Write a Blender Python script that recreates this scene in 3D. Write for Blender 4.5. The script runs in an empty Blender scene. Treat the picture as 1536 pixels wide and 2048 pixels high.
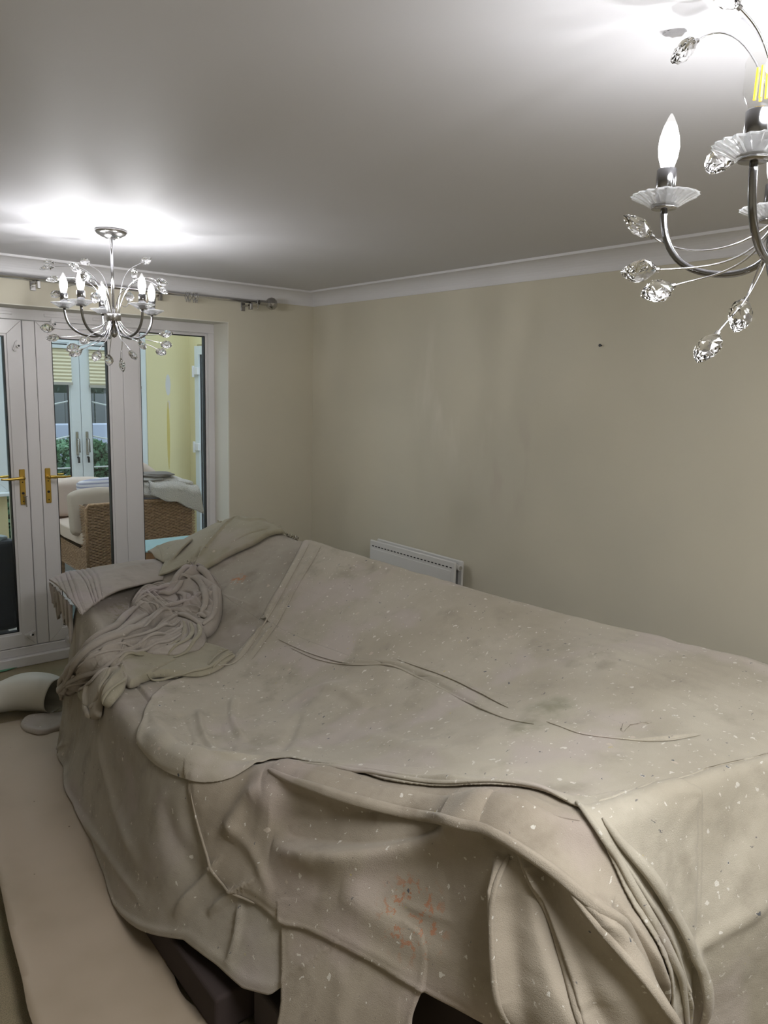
import bpy, bmesh, math, random
import numpy as np
from mathutils import Vector, Matrix
from mathutils.bvhtree import BVHTree

# ------------------------------------------------------------------ camera
SC = bpy.context.scene
COL = SC.collection
YAW, PIT, ROL, FPX, CAMH = .689358652, -.161716223, .026838005, 1500.9, 1.73
def cam_axes():
    f = np.array([math.sin(YAW)*math.cos(PIT), math.cos(YAW)*math.cos(PIT), math.sin(PIT)])
    r = np.array([math.cos(YAW), -math.sin(YAW), 0.]); u = np.cross(r, f)
    c, s = math.cos(ROL), math.sin(ROL)
    return c*r+s*u, -s*r+c*u, f
RX, UX, FX = cam_axes()
CO = np.array([0, 0, CAMH])
cam = bpy.data.cameras.new('camera'); camo = bpy.data.objects.new('camera', cam); COL.objects.link(camo)
camo.matrix_world = Matrix([[RX[i], UX[i], -FX[i], CO[i]] for i in range(3)]+[[0, 0, 0, 1]])
cam.sensor_fit = 'HORIZONTAL'; cam.sensor_width = 36; cam.lens = 36*FPX/1536; cam.clip_start = .02
SC.camera = camo

# ------------------------------------------------------------------ world, exposure
W = bpy.data.worlds.new('world'); SC.world = W; W.use_nodes = True
bg = W.node_tree.nodes['Background']; bg.inputs[0].default_value = (.74, .83, .93, 1); bg.inputs[1].default_value = 1.05
BULB_STRENGTH = 330.0
al = bpy.data.lights.new('fill_light', 'AREA'); al.shape = 'DISK'; al.size = .9; al.energy = 20; al.color = (.97, .98, 1); alo = bpy.data.objects.new('fill_light', al); COL.objects.link(alo); alo.location = (1.0, -.1, 2.34)  # soft fill added out of view to brighten cloth and walls; no fitting there
SC.view_settings.view_transform = 'Standard'; SC.view_settings.look = 'None'
SC.view_settings.exposure = 1.36; SC.view_settings.gamma = 1
SC.view_settings.use_curve_mapping = False

def ray(x, y): return RX*(x-768)/FPX - UX*(y-1024)/FPX + FX
def at(x, y, ax, v):
    "world point seen along photo direction x,y on the plane ax = v"
    d = ray(x, y); i = 'XYZ'.index(ax); return CO + d*(v-CO[i])/d[i]
def P(x, y, z): return at(x, y, 'Z', z)

# ------------------------------------------------------------------ helpers
def link(name, me, mat=None, parent=None, smooth=False):
    o = bpy.data.objects.new(name, me); COL.objects.link(o)
    if mat is not None: me.materials.append(mat)
    if parent is not None: o.parent = parent
    if smooth:
        for p in me.polygons: p.use_smooth = True
    return o
def tag(o, label=None, cat=None, group=None, kind=None):
    if label: o['label'] = label
    if cat: o['category'] = cat
    if group: o['group'] = group
    if kind: o['kind'] = kind
    return o
def empty(name, loc=(0, 0, 0), rz=0):
    o = bpy.data.objects.new(name, None); COL.objects.link(o); o.location = loc; o.rotation_euler = (0, 0, rz); o.empty_display_size = .1
    return o
def bmobj(name, bm, mat, parent=None, smooth=False, bevel=0):
    if bevel: bmesh.ops.bevel(bm, geom=bm.edges[:], offset=bevel, segments=1, affect='EDGES', clamp_overlap=True)
    me = bpy.data.meshes.new(name); bm.to_mesh(me); bm.free()
    return link(name, me, mat, parent, smooth)
def box(bm, x0, x1, y0, y1, z0, z1):
    vs = [bm.verts.new((x, y, z)) for x in (x0, x1) for y in (y0, y1) for z in (z0, z1)]
    for f in ((0, 1, 3, 2), (4, 6, 7, 5), (0, 4, 5, 1), (2, 3, 7, 6), (0, 2, 6, 4), (1, 5, 7, 3)):
        bm.faces.new([vs[i] for i in f])
def boxobj(name, x0, x1, y0, y1, z0, z1, mat, parent=None, bevel=0):
    bm = bmesh.new(); box(bm, x0, x1, y0, y1, z0, z1); return bmobj(name, bm, mat, parent, bevel=bevel)
def tube(bm, pts, rad, n=8, caps=True):
    pts = [Vector(p) for p in pts]; rings = []; prev = None
    for i, p in enumerate(pts):
        t = (pts[min(i+1, len(pts)-1)]-pts[max(i-1, 0)]).normalized()
        if prev is None:
            a = Vector((0, 0, 1)) if abs(t.z) < .9 else Vector((1, 0, 0)); u = t.cross(a).normalized()
        else: u = (prev - t*prev.dot(t)).normalized()
        prev = u; v = t.cross(u); r = rad[i] if hasattr(rad, '__len__') else rad
        rings.append([bm.verts.new(p+(u*math.cos(2*math.pi*k/n)+v*math.sin(2*math.pi*k/n))*r) for k in range(n)])
    for a, b in zip(rings, rings[1:]):
        for k in range(n): bm.faces.new((a[k], a[(k+1) % n], b[(k+1) % n], b[k]))
    if caps: bm.faces.new(rings[0][::-1]); bm.faces.new(rings[-1])
def lathe(bm, prof, cx=0, cy=0, n=24, scallop=0, closed=False):
    rings = []
    for r, z in prof:
        rings.append([bm.verts.new((cx+math.cos(2*math.pi*k/n)*r*(1+(scallop*(k % 2)*(r/prof[-1][0] if prof[-1][0] else 1))), cy+math.sin(2*math.pi*k/n)*r*(1+(scallop*(k % 2))), z)) for k in range(n)])
    for a, b in zip(rings, rings[1:]):
        for k in range(n): bm.faces.new((a[k], a[(k+1) % n], b[(k+1) % n], b[k]))
    if closed:
        for k in range(n): bm.faces.new((rings[-1][k], rings[-1][(k+1) % n], rings[0][(k+1) % n], rings[0][k]))
    else:
        bm.faces.new(rings[0][::-1]); bm.faces.new(rings[-1])
def bez(p0, p1, p2, p3, n=14):
    p0, p1, p2, p3 = map(Vector, (p0, p1, p2, p3)); out = []
    for i in range(n+1):
        t = i/n; s = 1-t; out.append(p0*s**3+p1*3*s*s*t+p2*3*s*t*t+p3*t**3)
    return out
def grid_mesh(name, V, nu, nv, mat, parent=None, wrap=False, smooth=True, mask=None):
    "V array (nu,nv,3)"
    idx = np.arange(nu*nv).reshape(nu, nv)
    a = idx[:-1, :-1]; b = idx[1:, :-1]; c = idx[1:, 1:]; d = idx[:-1, 1:]
    F = np.stack([a, b, c, d], -1).reshape(-1, 4)
    if wrap:
        F = np.concatenate([F, np.stack([idx[-1, :-1], idx[0, :-1], idx[0, 1:], idx[-1, 1:]], -1)])
    if mask is not None: F = F[mask]
    return raw_mesh(name, V.reshape(-1, 3), F, mat, parent, smooth)
def raw_mesh(name, V, F, mat, parent=None, smooth=True):
    used = np.unique(F); remap = -np.ones(len(V), int); remap[used] = np.arange(len(used))
    V = V[used]; F = remap[F]
    me = bpy.data.meshes.new(name); me.vertices.add(len(V)); me.vertices.foreach_set('co', V.astype(np.float32).ravel())
    me.loops.add(F.size); me.loops.foreach_set('vertex_index', F.astype(np.int32).ravel())
    me.polygons.add(len(F)); me.polygons.foreach_set('loop_start', (np.arange(len(F))*F.shape[1]).astype(np.int32))
    me.update(calc_edges=True); me.validate()
    me.polygons.foreach_set('use_smooth', np.full(len(me.polygons), smooth)); me.update()
    return link(name, me, mat, parent)

# ------------------------------------------------------------------ materials
def mat(name, col, rough=.6, metal=0, **kw):
    m = bpy.data.materials.new(name); m.use_nodes = True
    b = m.node_tree.nodes['Principled BSDF']
    b.inputs['Base Color'].default_value = (*col, 1); b.inputs['Roughness'].default_value = rough; b.inputs['Metallic'].default_value = metal
    for k, v in kw.items(): b.inputs[k].default_value = v
    return m
class NB:
    "tiny node builder"
    def __init__(s, m): s.m = m; s.t = m.node_tree; s.N = s.t.nodes; s.L = s.t.links; s.b = s.N['Principled BSDF']; s.pos = s.N.new('ShaderNodeNewGeometry').outputs['Position']
    def put(s, node, k, v):
        if hasattr(v, 'links') or isinstance(v, bpy.types.NodeSocket): s.L.new(v, node.inputs[k])
        else: node.inputs[k].default_value = v
    def noise(s, scale, detail=3, vec=None, rough=.5, dist=0):
        n = s.N.new('ShaderNodeTexNoise'); s.L.new(vec or s.pos, n.inputs['Vector'])
        n.inputs['Scale'].default_value = scale; n.inputs['Detail'].default_value = detail; n.inputs['Roughness'].default_value = rough; n.inputs['Distortion'].default_value = dist
        return n.outputs['Fac']
    def vor(s, scale, vec=None, feat='F1', rnd=1):
        n = s.N.new('ShaderNodeTexVoronoi'); s.L.new(vec or s.pos, n.inputs['Vector']); n.inputs['Scale'].default_value = scale; n.inputs['Randomness'].default_value = rnd; n.feature = feat
        return n
    def math(s, op, a, b=0, clamp=False):
        n = s.N.new('ShaderNodeMath'); n.operation = op; n.use_clamp = clamp; s.put(n, 0, a); s.put(n, 1, b); return n.outputs[0]
    def ramp(s, v, lo, hi):
        n = s.N.new('ShaderNodeMapRange'); n.interpolation_type = 'SMOOTHSTEP'; s.put(n, 'Value', v); s.put(n, 'From Min', lo); s.put(n, 'From Max', hi); return n.outputs[0]
    def mix(s, f, a, b):
        n = s.N.new('ShaderNodeMix'); n.data_type = 'RGBA'; s.put(n, 0, f)
        for i, v in ((6, a), (7, b)):
            if isinstance(v, tuple): n.inputs[i].default_value = (*v, 1)
            else: s.L.new(v, n.inputs[i])
        return n.outputs[2]
    def vmap(s, scale=(1, 1, 1), rot=(0, 0, 0), loc=(0, 0, 0)):
        n = s.N.new('ShaderNodeMapping'); s.L.new(s.pos, n.inputs[0]); n.inputs['Scale'].default_value = scale; n.inputs['Rotation'].default_value = rot; n.inputs['Location'].default_value = loc
        return n.outputs[0]
    def dist(s, p):
        n = s.N.new('ShaderNodeVectorMath'); n.operation = 'DISTANCE'; s.L.new(s.pos, n.inputs[0]); n.inputs[1].default_value = tuple(float(c) for c in p); return n.outputs['Value']
    def bump(s, h, st=.3, d=.01):
        n = s.N.new('ShaderNodeBump'); n.inputs['Strength'].default_value = st; n.inputs['Distance'].default_value = d; s.L.new(h, n.inputs['Height']); s.L.new(n.outputs[0], s.b.inputs['Normal'])
    def col(s, c): s.L.new(c, s.b.inputs['Base Color'])

M_wall = mat('wall_paint', (.66, .60, .48), .75); nb = NB(M_wall)
w1 = nb.ramp(nb.noise(1.3, 4), .3, .75)
c = nb.mix(w1, (.655, .61, .485), (.61, .575, .465))
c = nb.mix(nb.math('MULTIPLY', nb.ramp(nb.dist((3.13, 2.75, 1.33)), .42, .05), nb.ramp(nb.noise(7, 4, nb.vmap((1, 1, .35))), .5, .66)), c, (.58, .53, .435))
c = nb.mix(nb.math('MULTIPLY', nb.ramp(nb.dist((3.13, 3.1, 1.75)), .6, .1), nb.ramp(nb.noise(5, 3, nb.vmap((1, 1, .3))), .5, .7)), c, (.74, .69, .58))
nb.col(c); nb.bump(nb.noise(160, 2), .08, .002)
M_ceil = mat('ceiling_paint', (.66, .655, .675), .62); nb = NB(M_ceil); nb.bump(nb.noise(90, 3), .08, .002)
M_cove = mat('coving_plaster', (.74, .73, .74), .55)
M_upvc = mat('white_plastic_frame', (.72, .70, .70), .3)
M_gask = mat('black_gasket', (.01, .01, .012), .5)
M_reveal = mat('reveal_plaster', (.72, .70, .62), .6)
M_chrome = mat('polished_chrome', (.72, .72, .74), .12, 1)
M_chromeD = mat('brushed_chrome', (.42, .41, .40), .25, 1)
M_chromeX = mat('dark_polished_chrome', (.30, .30, .31), .16, 1)
M_black = mat('black_plastic', (.012, .012, .014), .45)
M_brass = mat('aged_brass', (.62, .42, .10), .28, 1)
M_rad = mat('radiator_enamel', (.72, .71, .68), .35)
M_carpet = mat('beige_carpet', (.36, .29, .18), .95); nb = NB(M_carpet)
c = nb.mix(nb.ramp(nb.noise(6, 5), .45, .65), (.36, .29, .18), (.27, .25, .14)); nb.col(nb.mix(nb.ramp(nb.noise(300, 2), .3, .7), c, (.22, .18, .11))); nb.bump(nb.noise(350, 2), .8, .006)
M_paper = mat('kraft_floor_paper', (.46, .36, .26), .6); nb = NB(M_paper)
c = nb.mix(nb.ramp(nb.noise(2.2, 3), .35, .7), (.43, .345, .255), (.37, .295, .21))
sp = nb.vor(14); c = nb.mix(nb.math('MULTIPLY', nb.math('LESS_THAN', sp.outputs['Distance'], .045), nb.math('GREATER_THAN', nb.noise(3.3, 1), .52)), c, (.13, .09, .06))
nb.col(c); nb.bump(nb.noise(5, 3), .25, .02)
M_conc = mat('grey_paper', (.55, .53, .46), .6)

def glass_mat(name, tint=(.96, .985, .98), refl=1.0):
    m = bpy.data.materials.new(name); m.use_nodes = True; t = m.node_tree; t.nodes.clear()
    o = t.nodes.new('ShaderNodeOutputMaterial'); mx = t.nodes.new('ShaderNodeMixShader'); tr = t.nodes.new('ShaderNodeBsdfTransparent'); gl = t.nodes.new('ShaderNodeBsdfGlossy'); fr = t.nodes.new('ShaderNodeFresnel')
    tr.inputs[0].default_value = (*tint, 1); gl.inputs['Roughness'].default_value = 0; gl.inputs[0].default_value = (refl, refl, refl, 1); fr.inputs[0].default_value = 1.45
    ge = t.nodes.new('ShaderNodeNewGeometry'); ml = t.nodes.new('ShaderNodeMath'); ml.operation = 'MULTIPLY'; sb = t.nodes.new('ShaderNodeMath'); sb.operation = 'SUBTRACT'; sb.inputs[0].default_value = 1; t.links.new(ge.outputs['Backfacing'], sb.inputs[1]); t.links.new(fr.outputs[0], ml.inputs[0]); t.links.new(sb.outputs[0], ml.inputs[1]); t.links.new(ml.outputs[0], mx.inputs[0]); t.links.new(tr.outputs[0], mx.inputs[1]); t.links.new(gl.outputs[0], mx.inputs[2]); t.links.new(mx.outputs[0], o.inputs[0])
    return m
M_pane = glass_mat('window_glass')
M_crystal = mat('cut_crystal', (1, 1, 1), .02, 0, IOR=1.52); M_crystal.node_tree.nodes['Principled BSDF'].inputs['Transmission Weight'].default_value = 1
M_dish = mat('ribbed_dish_glass', (.95, .96, .97), .12, 0, IOR=1.45); M_dish.node_tree.nodes['Principled BSDF'].inputs['Transmission Weight'].default_value = .75
M_bulbglass = glass_mat('bulb_glass', (.98, .98, .97))
def emit(name, col, st):
    m = bpy.data.materials.new(name); m.use_nodes = True; b = m.node_tree.nodes['Principled BSDF']
    b.inputs['Base Color'].default_value = (*col, 1); b.inputs['Emission Color'].default_value = (*col, 1); b.inputs['Emission Strength'].default_value = st; return m
M_bulb = emit('lit_bulb', (.98, .98, 1.0), BULB_STRENGTH)
M_glow = bpy.data.materials.new('glowing_bulb_glass'); M_glow.use_nodes = True; _t = M_glow.node_tree; _t.nodes.clear()
_o = _t.nodes.new('ShaderNodeOutputMaterial'); _a = _t.nodes.new('ShaderNodeAddShader'); _tr = _t.nodes.new('ShaderNodeBsdfTransparent'); _e = _t.nodes.new('ShaderNodeEmission'); _c = _t.nodes.new('ShaderNodeTexCoord'); _s = _t.nodes.new('ShaderNodeSeparateXYZ'); _r = _t.nodes.new('ShaderNodeMapRange')
_t.links.new(_c.outputs['Object'], _s.inputs[0]); _t.links.new(_s.outputs[2], _r.inputs['Value'])
for _k, _v in (('From Min', .046), ('From Max', .074), ('To Min', 1.5), ('To Max', .12)): _r.inputs[_k].default_value = _v
_t.links.new(_r.outputs[0], _e.inputs['Strength']); _t.links.new(_tr.outputs[0], _a.inputs[0]); _t.links.new(_e.outputs[0], _a.inputs[1]); _t.links.new(_a.outputs[0], _o.inputs[0])
M_fil = emit('yellow_led_filament', (.95, .62, .05), .45)

def cloth_mat(name, base, dark, wspots=1.0, seed=0, stains=(), wet=.0):
    m = mat(name, base, .92); nb = NB(m)
    nb.b.inputs['Sheen Weight'].default_value = .12
    off = (seed*3.1, seed*1.7, seed*2.3)
    v = nb.vmap(loc=off)
    c = nb.mix(nb.ramp(nb.noise(2.3, 5, v, .6), .35, .68), base, dark)
    c = nb.mix(nb.ramp(nb.noise(7, 4, v, .6), .5, .75), c, tuple(x*.86 for x in dark))
    lil = tuple(min(1, x) for x in (base[0]*1.0, base[1]*.97, base[2]*1.05))
    c = nb.mix(nb.ramp(nb.noise(3.1, 3, nb.vmap(loc=(9+seed, 4, 1))), .52, .66), c, lil)
    # paint flecks: cells of several sizes, stretched by noise
    wv = nb.N.new('ShaderNodeVectorMath'); wv.operation = 'ADD'; nz = nb.N.new('ShaderNodeTexNoise'); nz.inputs['Scale'].default_value = 55; nz.inputs['Detail'].default_value = 4; nb.L.new(v, nz.inputs['Vector'])
    sc = nb.N.new('ShaderNodeVectorMath'); sc.operation = 'SCALE'; sc.inputs['Scale'].default_value = .03; nb.L.new(nz.outputs['Color'], sc.inputs[0]); nb.L.new(v, wv.inputs[0]); nb.L.new(sc.outputs[0], wv.inputs[1]); wv = wv.outputs[0]
    def flecks(scale, size, thr, colr, vec, c, ch=0, a=1.0):
        vo = nb.vor(scale, vec); sep = nb.N.new('ShaderNodeSeparateColor'); nb.L.new(vo.outputs['Color'], sep.inputs[0])
        pick = nb.math('GREATER_THAN', sep.outputs[ch], thr)
        rad = nb.math('MULTIPLY', sep.outputs[(ch+1) % 3], size)
        return nb.mix(nb.math('MULTIPLY', nb.math('MULTIPLY', pick, nb.math('LESS_THAN', vo.outputs['Distance'], rad)), a), c, colr)
    def stretch(sx, sy, sz, rot):
        n = nb.N.new('ShaderNodeMapping'); nb.L.new(wv, n.inputs[0]); n.inputs['Scale'].default_value = (sx, sy, sz); n.inputs['Rotation'].default_value = rot; return n.outputs[0]
    if wspots:
        c = flecks(60, .26, 1-.22*wspots, (.66, .63, .56), wv, c, 0, .8)
        c = flecks(30, .22, 1-.26*wspots, (.72, .69, .62), wv, c, 1, .8)
        c = flecks(14, .17, 1-.24*wspots, (.58, .50, .41), wv, c, 2, .7)
        c = flecks(20, .24, 1-.22*wspots, (.70, .67, .60), stretch(1, 4.5, 3, (.3, .2, .9)), c, 0, .8)
        c = flecks(22, .22, 1-.18*wspots, (.68, .64, .56), stretch(5, 1.2, 2, (.1, .5, .3)), c, 1, .8)
        c = flecks(18, .19, 1-.20*wspots, (.10, .10, .11), stretch(1.2, 5, 4, (.5, .1, 1.9)), c, 2, .8)
        c = flecks(30, .16, 1-.12*wspots, (.06, .07, .09), wv, c, 0, .9)
        c = flecks(18, .15, 1-.05*wspots, (.50, .43, .16), stretch(1, 3, 3, (.1, .1, .4)), c, 1, .8)
    for (p, r, colr, a, sc_, lo) in stains:
        c = nb.mix(nb.math('MULTIPLY', nb.math('MULTIPLY', nb.ramp(nb.dist(p), r, r*.45), nb.ramp(nb.noise(sc_, 4, v, .65), lo, lo+.05 if sc_ > 15 else lo+.3)), a), c, colr)
    nb.col(c)
    h = nb.math('ADD', nb.noise(420, 2), nb.math('MULTIPLY', nb.noise(28, 4, v, .65), .35))
    h = nb.math('ADD', h, nb.math('MULTIPLY', nb.noise(60, 3, nb.vmap((1, .25, 1), (0, 0, .5)), .6), .7))
    nb.bump(h, .27, .006)
    return m

# ------------------------------------------------------------------ room shell
D = 4.66; FR = 4.86; XR = 3.13; XL = -1.7; YB = -2.3; HC = 2.4
OX0, OX1, OZ = -.03, 2.45, 2.148
def struct(o): o['kind'] = 'structure'; return o
bm = bmesh.new()
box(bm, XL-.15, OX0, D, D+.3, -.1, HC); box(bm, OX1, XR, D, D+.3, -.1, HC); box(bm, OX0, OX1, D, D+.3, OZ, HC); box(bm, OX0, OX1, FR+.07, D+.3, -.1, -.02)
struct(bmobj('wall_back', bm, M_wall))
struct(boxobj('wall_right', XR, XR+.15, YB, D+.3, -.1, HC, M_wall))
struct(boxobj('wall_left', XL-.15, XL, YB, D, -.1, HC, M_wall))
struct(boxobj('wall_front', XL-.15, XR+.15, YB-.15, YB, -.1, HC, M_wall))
struct(boxobj('ceiling', XL-.15, XR+.15, YB-.15, D+.3, HC, HC+.1, M_ceil))
struct(boxobj('floor', XL-.15, XR, YB-.15, FR+.07, -.1, -.02, M_carpet))
# smooth painted lining of the door recess
bm = bmesh.new(); box(bm, OX1-.006, OX1, D+.001, FR+.04, -.02, OZ); box(bm, OX0, OX1-.006, D+.001, FR+.04, OZ-.006, OZ); box(bm, OX0, OX0+.006, D+.001, FR+.04, -.02, OZ-.006)
struct(bmobj('trim_1', bm, M_reveal))
# coving: lip, concave sweep and lower lip
def coving(name, p0, p1, nrm):
    prof = [(0, 2.305), (.006, 2.305), (.008, 2.313)]+[(.008+.082*(1-math.cos(a)), 2.316+.072*math.sin(a)) for a in np.linspace(0, math.pi/2, 9)]+[(.096, 2.388), (.098, 2.4), (0, 2.4)]
    bm = bmesh.new(); R = []
    for p, sgn in ((p0, 1), (p1, -1)):
        t = (Vector(p1)-Vector(p0)).normalized()
        R.append([bm.verts.new((p[0]+nrm[0]*o+t.x*o*sgn, p[1]+nrm[1]*o+t.y*o*sgn, z)) for o, z in prof])
    n = len(prof)
    for k in range(n): bm.faces.new((R[0][k], R[1][k], R[1][(k+1) % n], R[0][(k+1) % n]))
    bm.faces.new(R[0][::-1]); bm.faces.new(R[1]); bmesh.ops.recalc_face_normals(bm, faces=bm.faces[:])
    return struct(bmobj(name, bm, M_cove))
coving('trim_2', (XL, D), (XR, D), (0, -1)); coving('trim_3', (XR, D), (XR, YB), (-1, 0))
coving('trim_4', (XR, YB), (XL, YB), (0, 1)); coving('trim_5', (XL, YB), (XL, D), (1, 0))
for nm, a in (('baseboard_right', (XR-.016, XR, YB, D-.0, -.02, .1)), ('baseboard_back', (OX1, XR-.016, D-.016, D, -.02, .1)), ('baseboard_left', (XL, XL+.016, YB, D, -.02, .1))):
    struct(boxobj(nm, *a, M_cove, bevel=.003))

def loc(o, par): o.parent = par; o.matrix_parent_inverse = Matrix.Translation(-Vector(par.location)); return o
def rbox(name, x0, x1, y0, y1, z0, z1, r, m, par):
    o = boxobj(name, x0, x1, y0, y1, z0, z1, m, None); md = o.modifiers.new('b', 'BEVEL'); md.width = r; md.segments = 4
    return loc(o, par)
# ------------------------------------------------------------------ glazed doors
def framepieces(bm, x0, x1, z0, z1, w, y0, y1, wb=None, wt=None, wr=None):
    wb = wb or w; wt = wt or w; wr = wr or w; g = .0006
    def pr(pts):
        a = [bm.verts.new((x, y0, z)) for x, z in pts]; b = [bm.verts.new((x, y1, z)) for x, z in pts]
        bm.faces.new(a); bm.faces.new(b[::-1])
        for k in range(4): bm.faces.new((a[k], b[k], b[(k+1) % 4], a[(k+1) % 4]))
    xi0, xi1, zi0, zi1 = x0+w, x1-wr, z0+wb, z1-wt
    pr([(x0, z0+g), (xi0, zi0+g), (xi0, zi1-g), (x0, z1-g)]); pr([(x1, z0+g), (x1, z1-g), (xi1, zi1-g), (xi1, zi0+g)])
    pr([(x0+g, z0), (x1-g, z0), (xi1-g, zi0), (xi0+g, zi0)]); pr([(x0+g, z1), (xi0+g, zi1), (xi1-g, zi1), (x1-g, z1)])
    bmesh.ops.recalc_face_normals(bm, faces=bm.faces[:])
def leaf(name, x0, x1, z0, z1, w, y, mt=M_upvc, depth=.06, glass=True, bead=True, wb=None, wt=None, wr=None):
    bm = bmesh.new(); framepieces(bm, x0, x1, z0, z1, w, y, y+depth, wb, wt, wr); f = struct(bmobj(name, bm, mt, bevel=.0015))
    wb = wb or w; wt = wt or w; wr = wr or w
    a = (x0+w, x1-wr, z0+wb, z1-wt)
    if bead:
        bm = bmesh.new(); framepieces(bm, a[0], a[1], a[2], a[3], .012, y+.008, y+depth-.008); bmobj('glazing_bead', bm, mt, f)
        bm = bmesh.new(); framepieces(bm, a[0]+.012, a[1]-.012, a[2]+.012, a[3]-.012, .006, y+.012, y+depth-.012); bmobj('gasket', bm, M_gask, f)
    if glass: boxobj('glass_pane', a[0]+.014, a[1]-.014, y+depth/2-.003, y+depth/2+.003, a[2]+.014, a[3]-.014, M_pane, f)
    return f
y0 = FR-.0
bm = bmesh.new()   # outer frame
box(bm, OX0+.006, OX1-.006, y0, y0+.07, 2.078, OZ-.006); box(bm, OX0+.006, OX1-.006, y0-.055, y0+.07, -.02, .04); box(bm, OX0+.006, OX1-.006, y0-.02, y0+.07, .04, .092)
box(bm, 2.396, OX1-.006, y0, y0+.07, .092, 2.078); box(bm, OX0+.006, .055, y0, y0+.07, .092, 2.078)
trim = struct(bmobj('trim_6', bm, M_upvc, bevel=.003))
for x0 in (.86, 1.335, 1.62):   # trickle vents in the head of the frame
    w_ = .3 if x0 != 1.62 else .24
    boxobj('trickle_vent', x0, x0+w_ if x0 < 1 else x0+.24, y0-.006, y0, 2.104, 2.122, M_upvc, trim, bevel=.002)
door1 = leaf('door_1', .683, 1.203, .096, 2.075, .082, y0-.012)
door2 = leaf('door_2', 1.279, 1.797, .096, 2.075, .078, y0-.012)
boxobj('overlap_strip', 1.207, 1.2765, y0-.014, y0+.03, .096, 2.075, M_upvc, door2, bevel=.004)
win1 = leaf('window_1', 1.801, 2.394, .094, 2.0765, .104, y0-.004, wr=.004, wt=.006, wb=.06)
win2 = leaf('window_2', .057, .679, .094, 2.0765, .104, y0-.004, wb=.06)
def handle(par, x, sgn, keys=False):
    yy = y0-.012
    for side, ys in ((-1, yy), (1, yy+.06)):
        pl = boxobj('handle_plate', x-.016, x+.016, min(ys, ys+side*.008), max(ys, ys+side*.008), .985, 1.2, M_brass, par, bevel=.003)
        bm = bmesh.new(); tube(bm, [(x, ys+side*.006, 1.148), (x, ys+side*.04, 1.148)], .011, 12)
        tube(bm, bez((x, ys+side*.042, 1.150), (x+sgn*.04, ys+side*.046, 1.150), (x+sgn*.08, ys+side*.046, 1.143), (x+sgn*.125, ys+side*.042, 1.148)), [.010]*5+[.008]*6+[.006]*4, 10)
        bmobj('lever', bm, M_brass, pl, smooth=True)
        if side < 0:
            bm = bmesh.new()
            for zz in (1.122, 1.005): tube(bm, [(x, ys-.008, zz), (x, ys-.0095, zz)], .004, 8)
            tube(bm, [(x, ys-.008, 1.055), (x, ys-.0105, 1.055)], .008, 12); bmobj('keyhole', bm, M_black, pl)
            if keys:
                bm = bmesh.new(); tube(bm, [(x+.004, ys-.008, 1.052), (x+.004, ys-.034, 1.052)], .0028, 6)
                lathe(bm, [(.0095, 1.036), (.011, 1.037), (.011, 1.039), (.0095, 1.04)], x+.006, ys-.036, 10)
                tube(bm, [(x+.008, ys-.034, 1.04), (x+.010, ys-.034, .975)], .003, 6); tube(bm, [(x+.004, ys-.03, 1.045), (x+.006, ys-.03, .99)], .0025, 6)
                bmobj('key', bm, M_chromeD, pl)
handle(door1, 1.166, -1, True); handle(door2, 1.312, 1)
def bolt(par, x, z, tilt=0):   # small white surface bolt with a keyed barrel
    bm = bmesh.new(); yy = y0-.012
    box(bm, -.011, .011, -.02, 0, -.032, .032); bmesh.ops.bevel(bm, geom=bm.edges[:], offset=.005, segments=2, affect='EDGES')
    tube(bm, [(.006, -.02, .0), (.006, -.045, 0)], .009, 12)
    bmesh.ops.rotate(bm, verts=bm.verts[:], cent=(0, 0, 0), matrix=Matrix.Rotation(tilt, 3, 'Y')); bmesh.ops.translate(bm, verts=bm.verts[:], vec=(x, yy, z))
    o = bmobj('bolt', bm, M_upvc, par)
    bm = bmesh.new(); tube(bm, [(x+.006, yy-.0455, z), (x+.006, yy-.047, z)], .006, 10); bmobj('keyhole', bm, M_black, o)
bolt(door1, 1.168, 1.925, .35); bolt(door1, 1.165, .175, 1.2); bolt(door2, 1.375, 2.062, 0.1); bolt(door2, 1.385, .105, .2)

# curtain pole
YP, ZP = 4.55, 2.283
pole = empty('curtain_pole', (1.3, YP, ZP)); tag(pole, 'chrome curtain pole with round crystal finial above the glazed doors', 'curtain pole')
def loc(o, par): o.parent = par; o.matrix_parent_inverse = Matrix.Translation(-Vector(par.location)); return o
bm = bmesh.new(); tube(bm, [(.0, YP, ZP), (1.42, YP, ZP)], .0155, 16); tube(bm, [(1.42, YP, ZP), (2.64, YP, ZP)], .0125, 16); loc(bmobj('pole', bm, M_chrome, smooth=True), pole)
bm = bmesh.new(); bmesh.ops.create_icosphere(bm, subdivisions=2, radius=.042, matrix=Matrix.Translation((2.715, YP, ZP))); tube(bm, [(2.62, YP, ZP), (2.68, YP, ZP)], .017, 12)
loc(bmobj('finial', bm, M_chromeD), pole)
for x in (1.228, 1.93, 2.556):
    bm = bmesh.new(); box(bm, x-.009, x+.009, YP-.014, YP+.02, ZP-.052, ZP-.012); box(bm, x-.009, x+.009, YP+.0, D-.003, ZP-.03, ZP-.018); box(bm, x-.016, x+.016, D-.006, D, ZP-.055, ZP+.01); loc(bmobj('bracket', bm, M_chromeD, bevel=.002), pole)
def ring(x, yawt=0):
    bm = bmesh.new(); pts = [(x+.018*math.sin(yawt)*math.cos(a), YP+.024*math.cos(a), ZP-.007+.024*math.sin(a)) for a in np.linspace(0, 2*math.pi, 21)]
    tube(bm, pts, .0028, 6, False); tube(bm, [(x, YP, ZP-.031), (x, YP, ZP-.045)], .003, 6); loc(bmobj('ring', bm, M_chrome, smooth=True), pole)
for x, a in ((2.10, .2), (2.112, .3), (2.124, -.1), (2.15, .2), (2.162, .4), (2.172, .1), (2.61, 1.2)): ring(x, a)

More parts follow.
